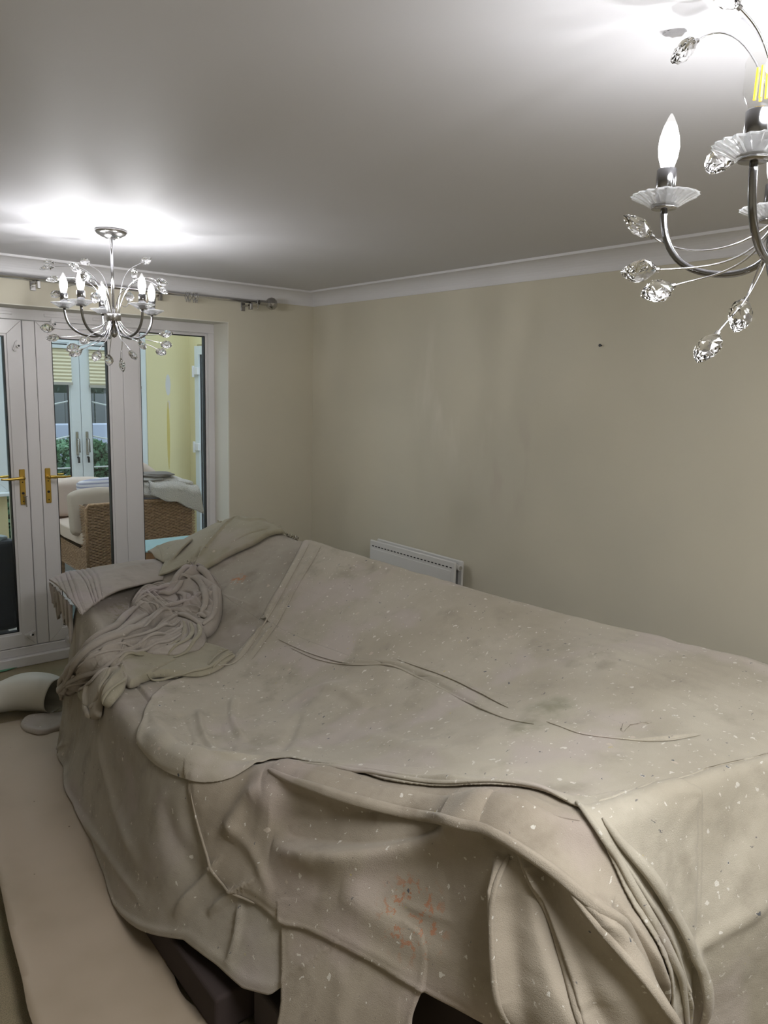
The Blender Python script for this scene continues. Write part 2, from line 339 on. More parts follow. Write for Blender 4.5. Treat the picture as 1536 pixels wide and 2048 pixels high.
# radiator
rad = empty('radiator', (3.07, 3.39, 0)); tag(rad, 'white double panel radiator on the right wall behind the covered sofa', 'radiator')
RY0, RY1 = 2.995, 3.79
for nm, x in (('front_panel', 3.01), ('rear_panel', 3.07)):
    bm = bmesh.new(); box(bm, x, x+.016, RY0, RY1, .15, .755); p_ = loc(bmobj(nm, bm, M_rad, bevel=.005), rad)
    if x < 3.05:
        bm = bmesh.new(); n_ = 24
        for k in range(n_):
            yy = RY0+.035+(RY1-RY0-.07)*k/(n_-1); box(bm, x-.0015, x+.001, yy-.009, yy+.007, .716, .7225)
        q = bmobj('vent_slots', bm, M_black, p_); q['kind'] = 'stuff'
        bm = bmesh.new(); box(bm, x-.004, x, RY0+.03, RY1-.03, .18, .7); q = bmobj('pressed_panel', bm, M_rad, p_, bevel=.0038)
bm = bmesh.new(); tube(bm, [(3.048, RY0+.03, .72), (3.048, RY0-.004, .72)], .017, 14); loc(bmobj('connector', bm, M_rad, smooth=False), rad)
bm = bmesh.new(); tube(bm, [(3.048, RY0-.004, .72), (3.048, RY0-.01, .72)], .012, 12); loc(bmobj('bleed_plug', bm, M_chrome), rad)
bm = bmesh.new()
for k in range(26): box(bm, 3.028, 3.068, RY0+.03+k*.029, RY0+.032+k*.029, .19, .735)
q = loc(bmobj('fins', bm, mat('dark_steel', (.12, .12, .12), .5)), rad); q['kind'] = 'stuff'
for ya in (RY0+.1, RY1-.13): loc(boxobj('wall_bracket', 3.088, XR, ya, ya+.03, .3, .7, M_rad), rad)
bm = bmesh.new(); tube(bm, [(3.048, RY0+.03, .19), (3.048, RY0-.05, .19), (3.048, RY0-.055, -.018)], .009, 8); loc(bmobj('pipe', bm, M_rad), rad)
# screw in wall
p = at(1203, 691, 'X', XR); bm = bmesh.new(); tube(bm, [(XR, p[1], p[2]), (XR-.012, p[1], p[2])], .004, 8); tube(bm, [(XR-.012, p[1], p[2]), (XR-.015, p[1], p[2])], .007, 10)
tag(bmobj('wall_screw', bm, M_black), 'small dark screw left in the bare cream right wall', 'screw')
# ------------------------------------------------------------------ conservatory beyond the doors
CY1 = 7.2; CXR = 3.345; CXL = -.2
M_yel = mat('yellow_paint', (.72, .64, .38), .8); nb = NB(M_yel)
def patch(nb, c, p, sx, sz, colr, a=1.0):
    sep = nb.N.new('ShaderNodeSeparateXYZ'); nb.L.new(nb.pos, sep.inputs[0])
    dx = nb.math('POWER', nb.math('DIVIDE', nb.math('SUBTRACT', sep.outputs[0], float(p[0])), sx), 2); dz = nb.math('POWER', nb.math('DIVIDE', nb.math('SUBTRACT', sep.outputs[2], float(p[2])), sz), 2)
    r = nb.math('ADD', nb.math('ADD', dx, dz), nb.math('MULTIPLY', nb.noise(30, 3), .5)); return nb.mix(nb.math('MULTIPLY', nb.ramp(r, 1.25, 1.0), a), c, colr)
c = nb.mix(0, (.72, .64, .38), (.72, .64, .38))
c = patch(nb, c, at(336, 770, 'Y', CY1), .028, .11, (.62, .60, .60)); c = patch(nb, c, at(337, 810, 'Y', CY1), .018, .05, (.66, .58, .50)); c = patch(nb, c, at(337, 870, 'Y', CY1), .016, .36, (.60, .47, .14), .9)
nb.col(c)
M_cream = mat('cream_blind', (.80, .74, .55), .8); M_cream.node_tree.nodes['Principled BSDF'].inputs['Transmission Weight'].default_value = .0
M_tile = mat('grey_floor_tile', (.42, .38, .36), .35); M_upvc2 = mat('conservatory_frame_plastic', (.70, .74, .76), .35)
M_wick = mat('woven_wicker', (.42, .26, .15), .7); nb = NB(M_wick); nb.col(nb.mix(nb.ramp(nb.noise(55, 3), .35, .65), (.46, .29, .17), (.30, .175, .095)))
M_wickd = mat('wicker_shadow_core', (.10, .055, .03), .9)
def structc(o): return struct(o)
structc(boxobj('floor_outer', CXL-.2, CXR+.2, D+.3, CY1+.2, -.16, -.06, mat('subfloor_screed', (.3, .28, .27), .8)))
tiles = bpy.data.objects['floor_outer']; tiles.name = 'floor'
n_ = 0
tm = None
for ix in range(8):
    for iy in range(5):
        x0 = CXL+.02+ix*.45; yy0 = D+.32+iy*.45
        if tm is None:
            bm = bmesh.new(); box(bm, 0, .443, 0, .443, 0, .012); bmesh.ops.bevel(bm, geom=bm.edges[:], offset=.002, segments=1, affect='EDGES'); tm = bpy.data.meshes.new('tile'); bm.to_mesh(tm); bm.free(); tm.materials.append(M_tile)
        o = bpy.data.objects.new('tile', tm); COL.objects.link(o); o.parent = tiles; o.location = (x0, yy0, -.06)
bm = bmesh.new(); box(bm, 2.90, CXR+.1, CY1, CY1+.12, -.06, 2.55); box(bm, CXL-.1, 1.60, CY1, CY1+.12, -.06, .74)
structc(bmobj('wall_outer', bm, M_yel))
structc(boxobj('wall_side', CXR, CXR+.12, 7.02, CY1, -.06, 2.55, M_yel))
structc(boxobj('wall_side', CXR, CXR+.12, D+.3, 6.1, -.06, 2.55, M_yel)); structc(boxobj('wall_side', CXR, CXR+.12, 6.1, 7.02, 2.12, 2.55, M_yel))
structc(boxobj('wall_side', CXL-.12, CXL, D+.3, CY1, -.06, 2.55, M_yel))
structc(boxobj('wall_outer', CXL, 2.90, CY1+.01, CY1+.1, 2.165, 2.55, M_upvc2))
# glazed roof: white bars and pale panes
for k in range(7):
    x = CXL+.02+k*(CXR-CXL-.1)/6; structc(boxobj('roof_bar', x, x+.06, D+.3, CY1+.1, 2.55, 2.63, M_upvc2))
    if k < 6: structc(boxobj('roof_pane', x+.06, x+(CXR-CXL-.1)/6, D+.3, CY1+.1, 2.58, 2.60, glass_mat('roof_glass', (.90, .92, .93)) if k == 0 else bpy.data.materials['roof_glass']))
# far wall: window, double doors and narrow window
def wleaf(name, x0, x1, z0, z1, w): return leaf(name, x0, x1, z0, z1, w, CY1+.01, M_upvc2, .06)
w3 = wleaf('window_3', CXL, .74, .75, 2.16, .06); w4 = wleaf('window_4', .745, 1.62, .75, 2.16, .07)
d3 = wleaf('door_3', 1.63, 2.268, -.04, 2.16, .085); d4 = wleaf('door_4', 2.272, 2.90, -.04, 2.16, .085)
structc(boxobj('window_sill', CXL, 1.62, CY1-.10, CY1+.01, .72, .75, M_upvc2, None, .004))
# side door ajar in the right wall, its hinges showing
bm = bmesh.new(); 
sd = empty('door_5', (CXR, 6.1, 0)); sd['kind'] = 'structure'
for nm, b_, m_ in (('stile', (CXR-.03, CXR+.03, 6.93, 7.02, -.04, 2.10), M_upvc2), ('stile', (CXR-.03, CXR+.03, 6.10, 6.18, -.04, 2.10), M_upvc2), ('rail', (CXR-.03, CXR+.03, 6.18, 6.93, 2.02, 2.10), M_upvc2), ('rail', (CXR-.03, CXR+.03, 6.18, 6.93, -.04, .08), M_upvc2), ('gasket', (CXR-.012, CXR-.002, 6.18, 6.195, .08, 2.02), M_gask), ('gasket', (CXR-.012, CXR-.002, 6.915, 6.93, .08, 2.02), M_gask), ('glass_pane', (CXR-.002, CXR+.004, 6.19, 6.92, .09, 2.01), M_pane)):
    loc(boxobj(nm, *b_, m_), sd)
for z in (1.86, 1.12):
    bm = bmesh.new(); box(bm, CXR-.06, CXR-.03, 6.90, 6.99, z-.035, z+.035); tube(bm, [(CXR-.062, 6.985, z-.06), (CXR-.062, 6.985, z+.05)], .013, 10); loc(bmobj('hinge', bm, M_upvc, bevel=.003), sd)
def handle2(x, sg, par):
    bm = bmesh.new(); box(bm, x-.012, x+.012, CY1-.002, CY1+.008, 1.05, 1.27); pl = bmobj('handle_plate', bm, M_chromeD, par, bevel=.003)
    bm = bmesh.new(); tube(bm, [(x, CY1, 1.20), (x, CY1-.045, 1.20), (x, CY1-.05, 1.15), (x, CY1-.05, 1.08)], .009, 8); bmobj('lever', bm, M_chromeD, pl)
    bm = bmesh.new(); tube(bm, [(x, CY1, 1.03), (x, CY1-.02, 1.03), (x, CY1-.025, .98)], .010, 8); bmobj('key', bm, M_black, pl)
handle2(2.225, -1, d3); handle2(2.315, 1, d4)
# decorative white bars across the outer glass panes
for par, x0, x1, up in ((d3, 1.72, 2.18, 1), (d4, 2.36, 2.81, -1)):
    for zz in (1.49, 1.17, .93):
        pts = [(x0+(x1-x0)*t, CY1+.045, zz+(.06 if zz != .93 else .0)*((t*t) if up > 0 else (1-t)**2)) for t in np.linspace(0, 1, 9)]
        bm = bmesh.new(); tube(bm, pts, .008, 6); bmobj('glazing_bar', bm, M_upvc2, par)
# pleated blinds
def blind(par_, x0, x1, zt, zb, label):
    b_ = empty('pleated_blind', ((x0+x1)/2, CY1, zb)); tag(b_, label, 'blind', 'pleated blinds in the conservatory')
    n = int((zt-zb)/.0155); V = np.zeros((2, n+1, 3))
    for k in range(n+1):
        z = zt-(zt-zb)*k/n; y = CY1-.012-(.013 if k % 2 else 0); V[0, k] = (x0, y, z); V[1, k] = (x1, y, z)
    loc(grid_mesh('pleats', V, 2, n+1, M_cream, smooth=False), b_)
    loc(boxobj('head_rail', x0-.005, x1+.005, CY1-.04, CY1-.004, zt, zt+.03, M_upvc2), b_); loc(boxobj('bottom_rail', x0-.005, x1+.005, CY1-.035, CY1-.006, zb-.025, zb, mat('blind_rail', (.42, .40, .36), .5)), b_)
blind(d3, 1.70, 2.19, 2.02, 1.72, 'cream pleated blind half raised over the left outer door pane')
blind(d4, 2.35, 2.83, 2.02, 1.70, 'cream pleated blind half raised over the right outer door pane')
blind(w4, .80, 1.56, 2.10, 1.66, 'white pleated blind over the conservatory window left of the outer doors')
# wicker sofa: woven panels with raised strands
def weave(name, p0, ux, uz, W_, H_, par, nrm, m=M_wick):
    p0, ux, uz, nrm = map(Vector, (p0, ux, uz, nrm)); bm = bmesh.new(); nu, nv = int(W_/.024), int(H_/.0125)
    for j in range(nv):
        z = (j+.5)*H_/nv; pts = [p0+ux*(W_*i/nu)+uz*z+nrm*(.006*(1 if (i+j) % 2 else -1)+.004) for i in range(nu+1)]
        V = []
        for p in pts: V.append([bm.verts.new(p+uz*(.0046)), bm.verts.new(p+nrm*.004), bm.verts.new(p-uz*(.0046))])
        for a, b in zip(V, V[1:]):
            bm.faces.new((a[0], b[0], b[1], a[1])); bm.faces.new((a[1], b[1], b[2], a[2]))
    bmesh.ops.recalc_face_normals(bm, faces=bm.faces[:]); o = bmobj(name, bm, m, par); o['kind'] = 'stuff'; return loc(o, par)
ws = empty('wicker_sofa', (2.4, 6.6, -.05)); tag(ws, 'brown woven wicker sofa with cream cushions standing in the conservatory', 'sofa')
WX0, WX1, WY0, WY1 = 1.93, 2.86, 6.1, 7.08
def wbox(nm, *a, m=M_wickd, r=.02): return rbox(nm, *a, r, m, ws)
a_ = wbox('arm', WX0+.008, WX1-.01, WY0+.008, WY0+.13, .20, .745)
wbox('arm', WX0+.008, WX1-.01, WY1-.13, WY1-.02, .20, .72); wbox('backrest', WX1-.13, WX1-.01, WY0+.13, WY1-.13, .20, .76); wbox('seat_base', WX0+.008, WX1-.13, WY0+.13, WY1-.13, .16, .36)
weave('woven_side', (WX0, WY0, .20), (1, 0, 0), (0, 0, 1), WX1-WX0, .54, ws, (0, -1, 0)); weave('woven_front', (WX0, WY1-.02, .16), (0, -1, 0), (0, 0, 1), WY1-.02-WY0, .21, ws, (-1, 0, 0)); weave('woven_front', (WX0, WY0+.13, .36), (0, -1, 0), (0, 0, 1), .13, .38, ws, (-1, 0, 0))
bm = bmesh.new(); tube(bm, [(WX0-.002, WY0-.002, .19), (WX0-.002, WY0-.002, .72), (WX0+.02, WY0-.002, .75), (WX1-.06, WY0-.002, .75)], .012, 8); loc(bmobj('rim', bm, M_wick, smooth=True), ws)
for x, y in ((WX0+.05, WY0+.05), (WX1-.06, WY0+.05), (WX0+.05, WY1-.07), (WX1-.06, WY1-.07)):
    loc(boxobj('leg', x-.025, x+.025, y-.025, y+.025, -.048, .2, M_wick, None, .005), ws)
def cushion(name, c, sx, sy, sz, m, rx=0, ry=0, rz=0, par=None, puff=.5):
    n = 20; V = np.zeros((n, n, 3)); 
    bm = bmesh.new(); bmesh.ops.create_cube(bm, size=2); bmesh.ops.subdivide_edges(bm, edges=bm.edges[:], cuts=7, use_grid_fill=True)
    for v in bm.verts:
        x, y, z = v.co; e = (1-x*x*.9)*(1-y*y*.9); pin = 1-.06*(abs(x*y))**.5*0
        v.co = Vector((x*sx*(1-.05*(1-abs(y))**2*0-.04*y*y), y*sy*(1-.04*x*x), z*sz*(1-puff+puff*max(e, 0)**.45)+.004*math.sin(9*x+7*y)))
    bmesh.ops.transform(bm, matrix=Matrix.Translation(c)@Matrix.Rotation(rz, 4, 'Z')@Matrix.Rotation(ry, 4, 'Y')@Matrix.Rotation(rx, 4, 'X'), verts=bm.verts[:])
    o = bmobj(name, bm, m, None, smooth=True); md = o.modifiers.new('s', 'SUBSURF'); md.levels = md.render_levels = 1
    return o
M_cu = mat('cream_cushion', (.60, .475, .40), .9); M_cu2 = mat('taupe_cushion', (.42, .335, .27), .9)
M_str = mat('striped_cushion', (.7, .68, .7), .9); nb = NB(M_str); sx_ = nb.N.new('ShaderNodeSeparateXYZ'); nb.L.new(nb.pos, sx_.inputs[0]); nb.col(nb.mix(nb.ramp(nb.math('SINE', nb.math('MULTIPLY', nb.math('ADD', sx_.outputs[2], nb.math('MULTIPLY', nb.noise(20, 2), .004)), 210)), .0, .6), (.60, .57, .60), (.30, .29, .38)))
tag(cushion('cushion', (2.24, 6.56, .46), .34, .42, .085, M_cu), 'large cream seat cushion puffed over the front of the wicker sofa', 'cushion')
tag(cushion('cushion', (2.10, 6.98, .70), .30, .075, .18, M_cu, rx=.15, puff=.3), 'cream cushion leaning against the far arm of the wicker sofa', 'cushion')
tag(cushion('cushion', (2.10, 6.30, .655), .24, .07, .21, M_cu2, rx=-.18, puff=.3), 'taupe piped cushion leaning inside the near wicker arm', 'cushion')
tag(cushion('cushion', (2.42, 6.52, .79), .42, .07, .13, M_str, rx=-.25, puff=.35), 'striped white and grey cushion lying across the wicker sofa', 'cushion')
tag(cushion('cushion', (2.62, 6.86, .84), .20, .06, .18, M_cu, ry=.5, puff=.4), 'white cushion standing on one corner against the garden doors', 'cushion')
# fleece throws and towels on the arm
def blob(name, c, sx, sy, sz, m, seed=0, n=3, amp=.12):
    bm = bmesh.new(); bmesh.ops.create_icosphere(bm, subdivisions=5, radius=1)
    for v in bm.verts:
        p = v.co.copy(); k = 1+amp*math.sin(3*p.x+seed)*math.cos(4*p.y-seed)+amp*.6*math.sin(7*p.z+5*p.x+seed)+amp*.35*math.sin(13*p.y+9*p.x-seed)
        q = Vector((math.copysign(abs(p.x)**.7, p.x), math.copysign(abs(p.y)**.7, p.y), math.copysign(abs(p.z)**.8, p.z)))*k
        v.co = Vector((q.x*sx, q.y*sy, q.z*sz))+Vector(c)
    return bmobj(name, bm, m, smooth=True)
M_flc = mat('white_fleece', (.60, .53, .49), 1); nb = NB(M_flc); nb.bump(nb.noise(120, 3), 1, .02)
M_twl = mat('dark_taupe_towel', (.17, .145, .13), 1); M_twl2 = mat('grey_towel', (.34, .31, .29), 1)
tag(blob('throw', (2.62, 6.22, .84), .24, .15, .085, M_flc, 1), 'white fleece throw heaped on the near wicker arm', 'throw')
V = np.zeros((30, 24, 3))
for i in range(30):
    for j in range(24):
        u, v = i/29, j/23; x = 2.45+.42*u; a = v*1.0; top = .90-.05*u-.05*(1-u)*0
        y = 6.20-.13*min(1, v*2.2); z = top-(0 if v < .35 else (v-.35)*.24*(.6+.9*u))+.010*math.sin(9*u+3)+.006*math.sin(17*u+6*v); V[i, j] = (x+.06*v*u, y-.012*math.sin(7*u), z)
o = grid_mesh('throw', V, 30, 24, M_flc); md = o.modifiers.new('t', 'SOLIDIFY'); md.thickness = .018; tag(o, 'folded white fleece blanket hanging over the end of the wicker arm', 'throw')
for k, (cx_, cz_, s_, m_, lb) in enumerate(((2.48, .925, .17, M_twl2, 'grey folded towel, lowest on the fleece throws'), (2.54, .955, .15, M_twl, 'dark taupe folded towel on top of the fleece throws'))):
    tag(blob('towel', (cx_+.02, 6.22, cz_), s_, .10, .022, m_, 3+k, amp=.10), lb, 'towel')
# side tables
M_wood = mat('brown_wood', (.30, .15, .07), .4); M_tg = mat('pale_blue_glass_top', (.42, .60, .62), .08)
def table(x0, x1, ya, yb, z, lb, top):
    t = empty('side_table', ((x0+x1)/2, (ya+yb)/2, -.048)); tag(t, lb, 'table')
    loc(boxobj('top', x0, x1, ya, yb, z-.012, z, top, None, .003), t); loc(boxobj('apron', x0+.01, x1-.01, ya+.01, yb-.01, z-.07, z-.013, M_wood, None, .004), t)
    for x in (x0+.04, x1-.04):
        for y in (ya+.04, yb-.04): loc(boxobj('leg', x-.022, x+.022, y-.022, y+.022, -.048, z-.07, M_wood, None, .003), t)
table(2.02, 2.55, 5.12, 5.50, .545, 'wooden table with pale blue glass top behind the fixed right pane', M_tg)
table(.60, 1.33, 5.55, 6.3, .50, 'low wooden table with pale pink top behind the left door', mat('pink_top', (.70, .52, .46), .2))
# black padded office chair
ch = empty('office_chair', (.98, 5.12, -.048)); tag(ch, 'black padded chair behind the left door glass', 'chair')
for nm, a, r in (('backrest', (.72, 1.185, 5.14, 5.24, .12, .72), .04), ('seat', (.72, 1.15, 5.24, 5.50, .26, .34), .03), ('base', (.78, 1.14, 5.18, 5.46, .04, .09), .015)): rbox(nm, *a, r, M_black, ch)
bm = bmesh.new(); tube(bm, [(.95, 5.33, .08), (.95, 5.33, .28)], .03, 12); loc(bmobj('column', bm, M_black), ch)
for x, y in ((.80, 5.20), (1.12, 5.20), (.80, 5.44), (1.12, 5.44)):
    bm = bmesh.new(); tube(bm, [(x-.02, y, -.006), (x+.02, y, -.006)], .041, 14); loc(bmobj('castor', bm, M_black), ch)
tag(blob('folded_cloth', (1.0, 5.21, .725), .13, .06, .028, mat('grey_cloth', (.35, .4, .42), .8), 2, amp=.08), 'grey cloth draped on the black chair back', 'cloth')
rug = boxobj('rug', 1.60, 2.6, 5.35, 6.05, -.047, -.038, mat('dark_green_rug', (.07, .09, .085), .95), None, .002); tag(rug, 'dark grey green rug on the tiles before the wicker sofa', 'rug')
# ------------------------------------------------------------------ garden
M_soil = mat('garden_ground', (.13, .14, .13), .95); struct(boxobj('ground', -6, 9, CY1+.12, 16, -.4, -.2, M_soil))
M_leaf = mat('hedge_leaves', (.10, .22, .12), .6); nb = NB(M_leaf); nb.col(nb.mix(nb.ramp(nb.noise(14, 3), .4, .65), (.07, .17, .09), (.17, .33, .20)))
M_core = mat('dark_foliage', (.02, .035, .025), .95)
def hedge(x0, x1, y0, y1, z1, n, name, lb, seed, m=M_leaf, zb=-.2):
    r = np.random.RandomState(seed); C = np.c_[r.uniform(x0, x1, n), r.uniform(y0, y1, n), -.2+(z1+.2)*r.rand(n)**.8]; C[:, 2] = np.minimum(C[:, 2], z1*(.86+.14*np.sin(C[:, 0]*5)))
    d = r.normal(size=(n, 3)); d /= np.linalg.norm(d, axis=1)[:, None]; e = np.cross(d, r.normal(size=(n, 3))); e /= np.linalg.norm(e, axis=1)[:, None]; s = r.uniform(.03, .055, (n, 1))
    V = np.stack([C-d*s, C+e*s*.5, C+d*s, C-e*s*.5], 1).reshape(-1, 3); F = np.arange(n*4).reshape(n, 4); o = raw_mesh('foliage', V, F, m, smooth=False); o['kind'] = 'stuff'
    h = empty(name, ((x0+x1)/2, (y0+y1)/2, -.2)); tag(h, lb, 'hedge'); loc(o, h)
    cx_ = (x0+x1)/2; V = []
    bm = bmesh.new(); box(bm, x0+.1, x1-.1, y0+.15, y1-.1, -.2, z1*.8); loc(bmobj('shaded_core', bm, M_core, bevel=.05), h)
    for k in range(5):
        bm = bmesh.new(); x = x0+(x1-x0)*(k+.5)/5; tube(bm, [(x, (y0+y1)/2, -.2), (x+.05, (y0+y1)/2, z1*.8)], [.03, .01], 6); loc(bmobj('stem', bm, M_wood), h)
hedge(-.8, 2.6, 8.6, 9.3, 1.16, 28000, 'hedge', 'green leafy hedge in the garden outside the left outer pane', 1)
hedge(2.7, 4.6, 8.8, 9.4, 1.08, 14000, 'hedge', 'sparser green hedge in the garden outside the right outer pane', 2)
hedge(-3, 9, 13.2, 14, 3.6, 30000, 'hedge', 'dark tall hedge far behind the garden fence', 3, mat('dark_leaves', (.045, .07, .06), .8))
bm = None; fn = empty('fence', (2, 12, -.2)); tag(fn, 'grey timber fence beyond the garden hedge', 'fence')
M_fen = mat('weathered_fence', (.11, .12, .125), .9); me_ = None
for k in range(60):
    if me_ is None:
        bm = bmesh.new(); box(bm, 0, .138, 0, .02, 0, 1.75); me_ = bpy.data.meshes.new('board'); bm.to_mesh(me_); bm.free(); me_.materials.append(M_fen)
    o = bpy.data.objects.new('board', me_); COL.objects.link(o); o.parent = fn; o.location = (-2.5+k*.15-2+2, (.02 if k % 2 else 0), 0)
lane = struct(boxobj('path', -6, 9, 9.9, 11.4, -.2, -.17, mat('blue_grey_paving', (.34, .37, .44), .6)))

gw = boxobj('garden_wall', -5, 9, 11.0, 11.25, -.2, 1.13, mat('blue_grey_render', (.30, .33, .42), .7), None, .01); tag(gw, 'low blue grey wall running behind the garden hedge', 'wall')

hedge(4.1, 4.8, 5.2, 8.2, 2.5, 16000, 'hedge', 'tall dark hedge added outside the conservatory side door to darken its glass', 7, bpy.data.materials['dark_leaves'])  # invented hedge, added to keep bright sky out of the side door glass

# ------------------------------------------------------------------ sofa under the dust sheets
M_sofa = mat('brown_upholstery', (.040, .027, .024), .9)
sofa = empty('sofa', (1.65, 2.4, 0)); tag(sofa, 'dark brown sofa hidden under paint spotted dust sheets, only its base showing', 'sofa')
rbox('base', 1.2, 2.12, 1.02, 3.8, .0, .36, .02, M_sofa, sofa)
rbox('apron', .80, 1.2, 1.62, 2.16, .0, .115, .012, M_sofa, sofa)
rbox('apron', 1.13, 1.2, .94, 1.60, .0, .33, .015, M_sofa, sofa)
rbox('apron', .90, 1.13, 1.30, 1.60, .0, .13, .012, mat('grey_brown_upholstery', (.06, .047, .043), .9), sofa)
rbox('backrest', 1.98, 2.17, .98, 3.85, .36, .76, .06, M_sofa, sofa)
rbox('arm', 1.4, 2.0, .92, 1.12, .36, .74, .05, M_sofa, sofa)
rbox('arm', 1.30, 2.0, 3.75, 3.95, .36, .62, .05, M_sofa, sofa)
rbox('seat_cushion', 1.32, 1.97, 1.14, 2.4, .362, .50, .05, M_sofa, sofa)
rbox('seat_cushion', 1.28, 1.97, 2.42, 3.7, .362, .47, .05, M_sofa, sofa)

# ------------------------------------------------------------------ the draped body: rings of stations around the sofa
def A3(*a): return np.array(a, float)
ST = [  # shoulder point, hem point on the floor
 (P(1165, 1655, .84), A3(1.14, .58, 0)),
 (P(1000, 1622, .80), A3(1.02, .90, 0)),
 (P(800, 1590, .72), A3(.83, 1.32, 0)),
 (P(550, 1555, .61), A3(.745, 1.80, 0)),
 (P(380, 1545, .56), A3(.765, 2.2, 0)),
 (P(285, 1465, .54), P(197, 1710, 0)),
 (P(228, 1370, .56), P(158, 1605, 0)),
 (P(206, 1262, .63), P(138, 1545, 0)),
 (P(174, 1182, .70), P(138, 1470, 0)),
 (P(330, 1116, .70), A3(1.75, 4.33, 0)),
 (P(412, 1066, .86), A3(2.20, 4.38, 0)),
 (P(490, 1042, .94), A3(2.42, 4.12, 0)),
 (P(600, 1083, .90), A3(2.42, 3.45, 0)),
 (P(850, 1160, .90), A3(2.40, 2.40, 0)),
 (P(1100, 1232, .88), A3(2.45, 1.75, 0)),
 (P(1330, 1290, .89), A3(2.46, 1.25, 0)),
 (P(1560, 1352, .90), A3(2.46, .80, 0)),
 (A3(2.28, .52, .88), A3(2.46, .36, 0)),
 (P(1536, 1535, .85), A3(1.88, .52, 0)),
 (P(1350, 1590, .86), A3(1.52, .56, 0)),
]
NS = len(ST)
SHO = np.array([a for a, b in ST]); HEM = np.array([b for a, b in ST])
SPI = np.stack([np.clip(1.72+.0*SHO[:, 0], 1.6, 1.8), np.clip(SHO[:, 1], 1.05, 3.7), np.zeros(NS)], 1)
SAMP = [(1.35, 2.3, .52), (1.6, 1.6, .72), (1.55, 2.4, .56), (1.85, 2.4, .74), (1.9, 1.6, .80), (1.55, 3.0, .55), (1.85, 3.1, .74), (1.5, 3.55, .62), (1.85, 3.8, .82), (1.75, 1.0, .85), (1.4, 1.3, .78), (1.3, 2.8, .53), (1.25, 3.3, .57), (2.1, 3.6, .90), (2.1, 2.0, .88), (2.1, 1.3, .88), (1.3, 1.8, .60)]
XS = np.concatenate([SHO, np.array(SAMP)])
def tps(A, B): r = np.linalg.norm(A[:, None, :2]-B[None, :, :2], axis=2)+1e-9; return r*r*np.log(r)
K = tps(XS, XS)+np.eye(len(XS))*.004; Pm = np.c_[np.ones(len(XS)), XS[:, :2]]
Msys = np.block([[K, Pm], [Pm.T, np.zeros((3, 3))]]); SOL = np.linalg.solve(Msys, np.r_[XS[:, 2], 0, 0, 0])
def ztop(xy):
    sh = xy.shape[:-1]; q = xy.reshape(-1, 2); return (tps(q, XS)@SOL[:-3]+SOL[-3]+q@SOL[-2:]).reshape(sh)
# ring control net
RN = []
for t in (0, .28, .55, .78, .93):
    q = SPI+(SHO-SPI)*t; q[:, 2] = ztop(q[:, :2]); RN.append(q)
RN.append(SHO.copy())
out = HEM-SHO; out[:, 2] = 0; L_ = np.linalg.norm(out, axis=1, keepdims=True)
rad_ = (SHO-SPI); rad_[:, 2] = 0; rad_ /= np.linalg.norm(rad_, axis=1, keepdims=True)
q = SHO+rad_*.028; q[:, 2] = SHO[:, 2]-.035; RN.append(q)
for f in (.25, .5, .78, 1):
    q = SHO+rad_*.03+(HEM-SHO-rad_*.03)*np.array([f, f, 1])*1.0; q[:, 2] = SHO[:, 2]*(1-f); q[:, :2] = (SHO+rad_*.032)[:, :2]+(HEM-(SHO+rad_*.032))[:, :2]*(f**1.1)
    q[:, 2] = SHO[:, 2]*(1-f)+.004; RN.append(q)
RN = np.array(RN)            # (rings, stations, 3)
# near end: slopes outward before it drops
for s_, p_ in ((18, P(1536, 1800, .6)), (19, P(1350, 1885, .56))):
    RN[7, s_] = p_; RN[6, s_] = (SHO[s_]*.72+p_*.28); RN[8, s_] = p_*[1, 1, .62]+[0, -.0, 0]; RN[9, s_] = p_*[1, 1, .28]; RN[10, s_] = p_*[1, 1, 0]+[0, -.02, .004]
NR = len(RN)
def crom(Pn, t):
    "Catmull-Rom along axis 0 of Pn (open), t float array"
    n = len(Pn); i = np.clip(np.floor(t).astype(int), 0, n-2); f = (t-i)
    def g(k): return Pn[np.clip(k, 0, n-1)]
    sh = (len(t),)+(1,)*(Pn.ndim-1); f = f.reshape(sh)
    a, b, c, d = g(i-1), g(i), g(i+1), g(i+2)
    m1 = (c-a)*.5; m2 = (d-b)*.5
    return (2*f**3-3*f**2+1)*b+(f**3-2*f**2+f)*m1+(-2*f**3+3*f**2)*c+(f**3-f**2)*m2
RP = np.concatenate([RN[:, -2:], RN, RN[:, :3]], 1)    # periodic padding on stations
def S_grid(th, ss):
    "th station params (NS periodic), ss ring params -> (len th, len ss, 3)"
    A = crom(RP.transpose(1, 0, 2), np.mod(th, NS)+2)      # (nth, rings, 3)
    V = crom(A.transpose(1, 0, 2), ss).transpose(1, 0, 2)
    return fixz(V, np.broadcast_to(ss[None, :], V.shape[:2]))
def fixz(V, S):
    "the top of the body is one height field, so both sides of its middle line meet exactly"
    V = V.copy(); w = np.clip((4.9-S)/1.2, 0, 1); w = w*w*(3-2*w); m = w > 0
    V[..., 2][m] = V[..., 2][m]*(1-w[m])+ztop(V[m][:, :2])*w[m]; return V
def upblend(N, S):
    w = np.clip(1-S/.8, 0, 1)[..., None]; N = N*(1-w)+np.array([0, 0, 1.])*w; return N/(np.linalg.norm(N, axis=-1, keepdims=True)+1e-12)
# smooth along stations once to avoid Catmull bumps
def normals(V):
    du = np.gradient(V, axis=0); dv = np.gradient(V, axis=1); n = np.cross(du, dv); n /= np.linalg.norm(n, axis=2, keepdims=True)+1e-12
    return n
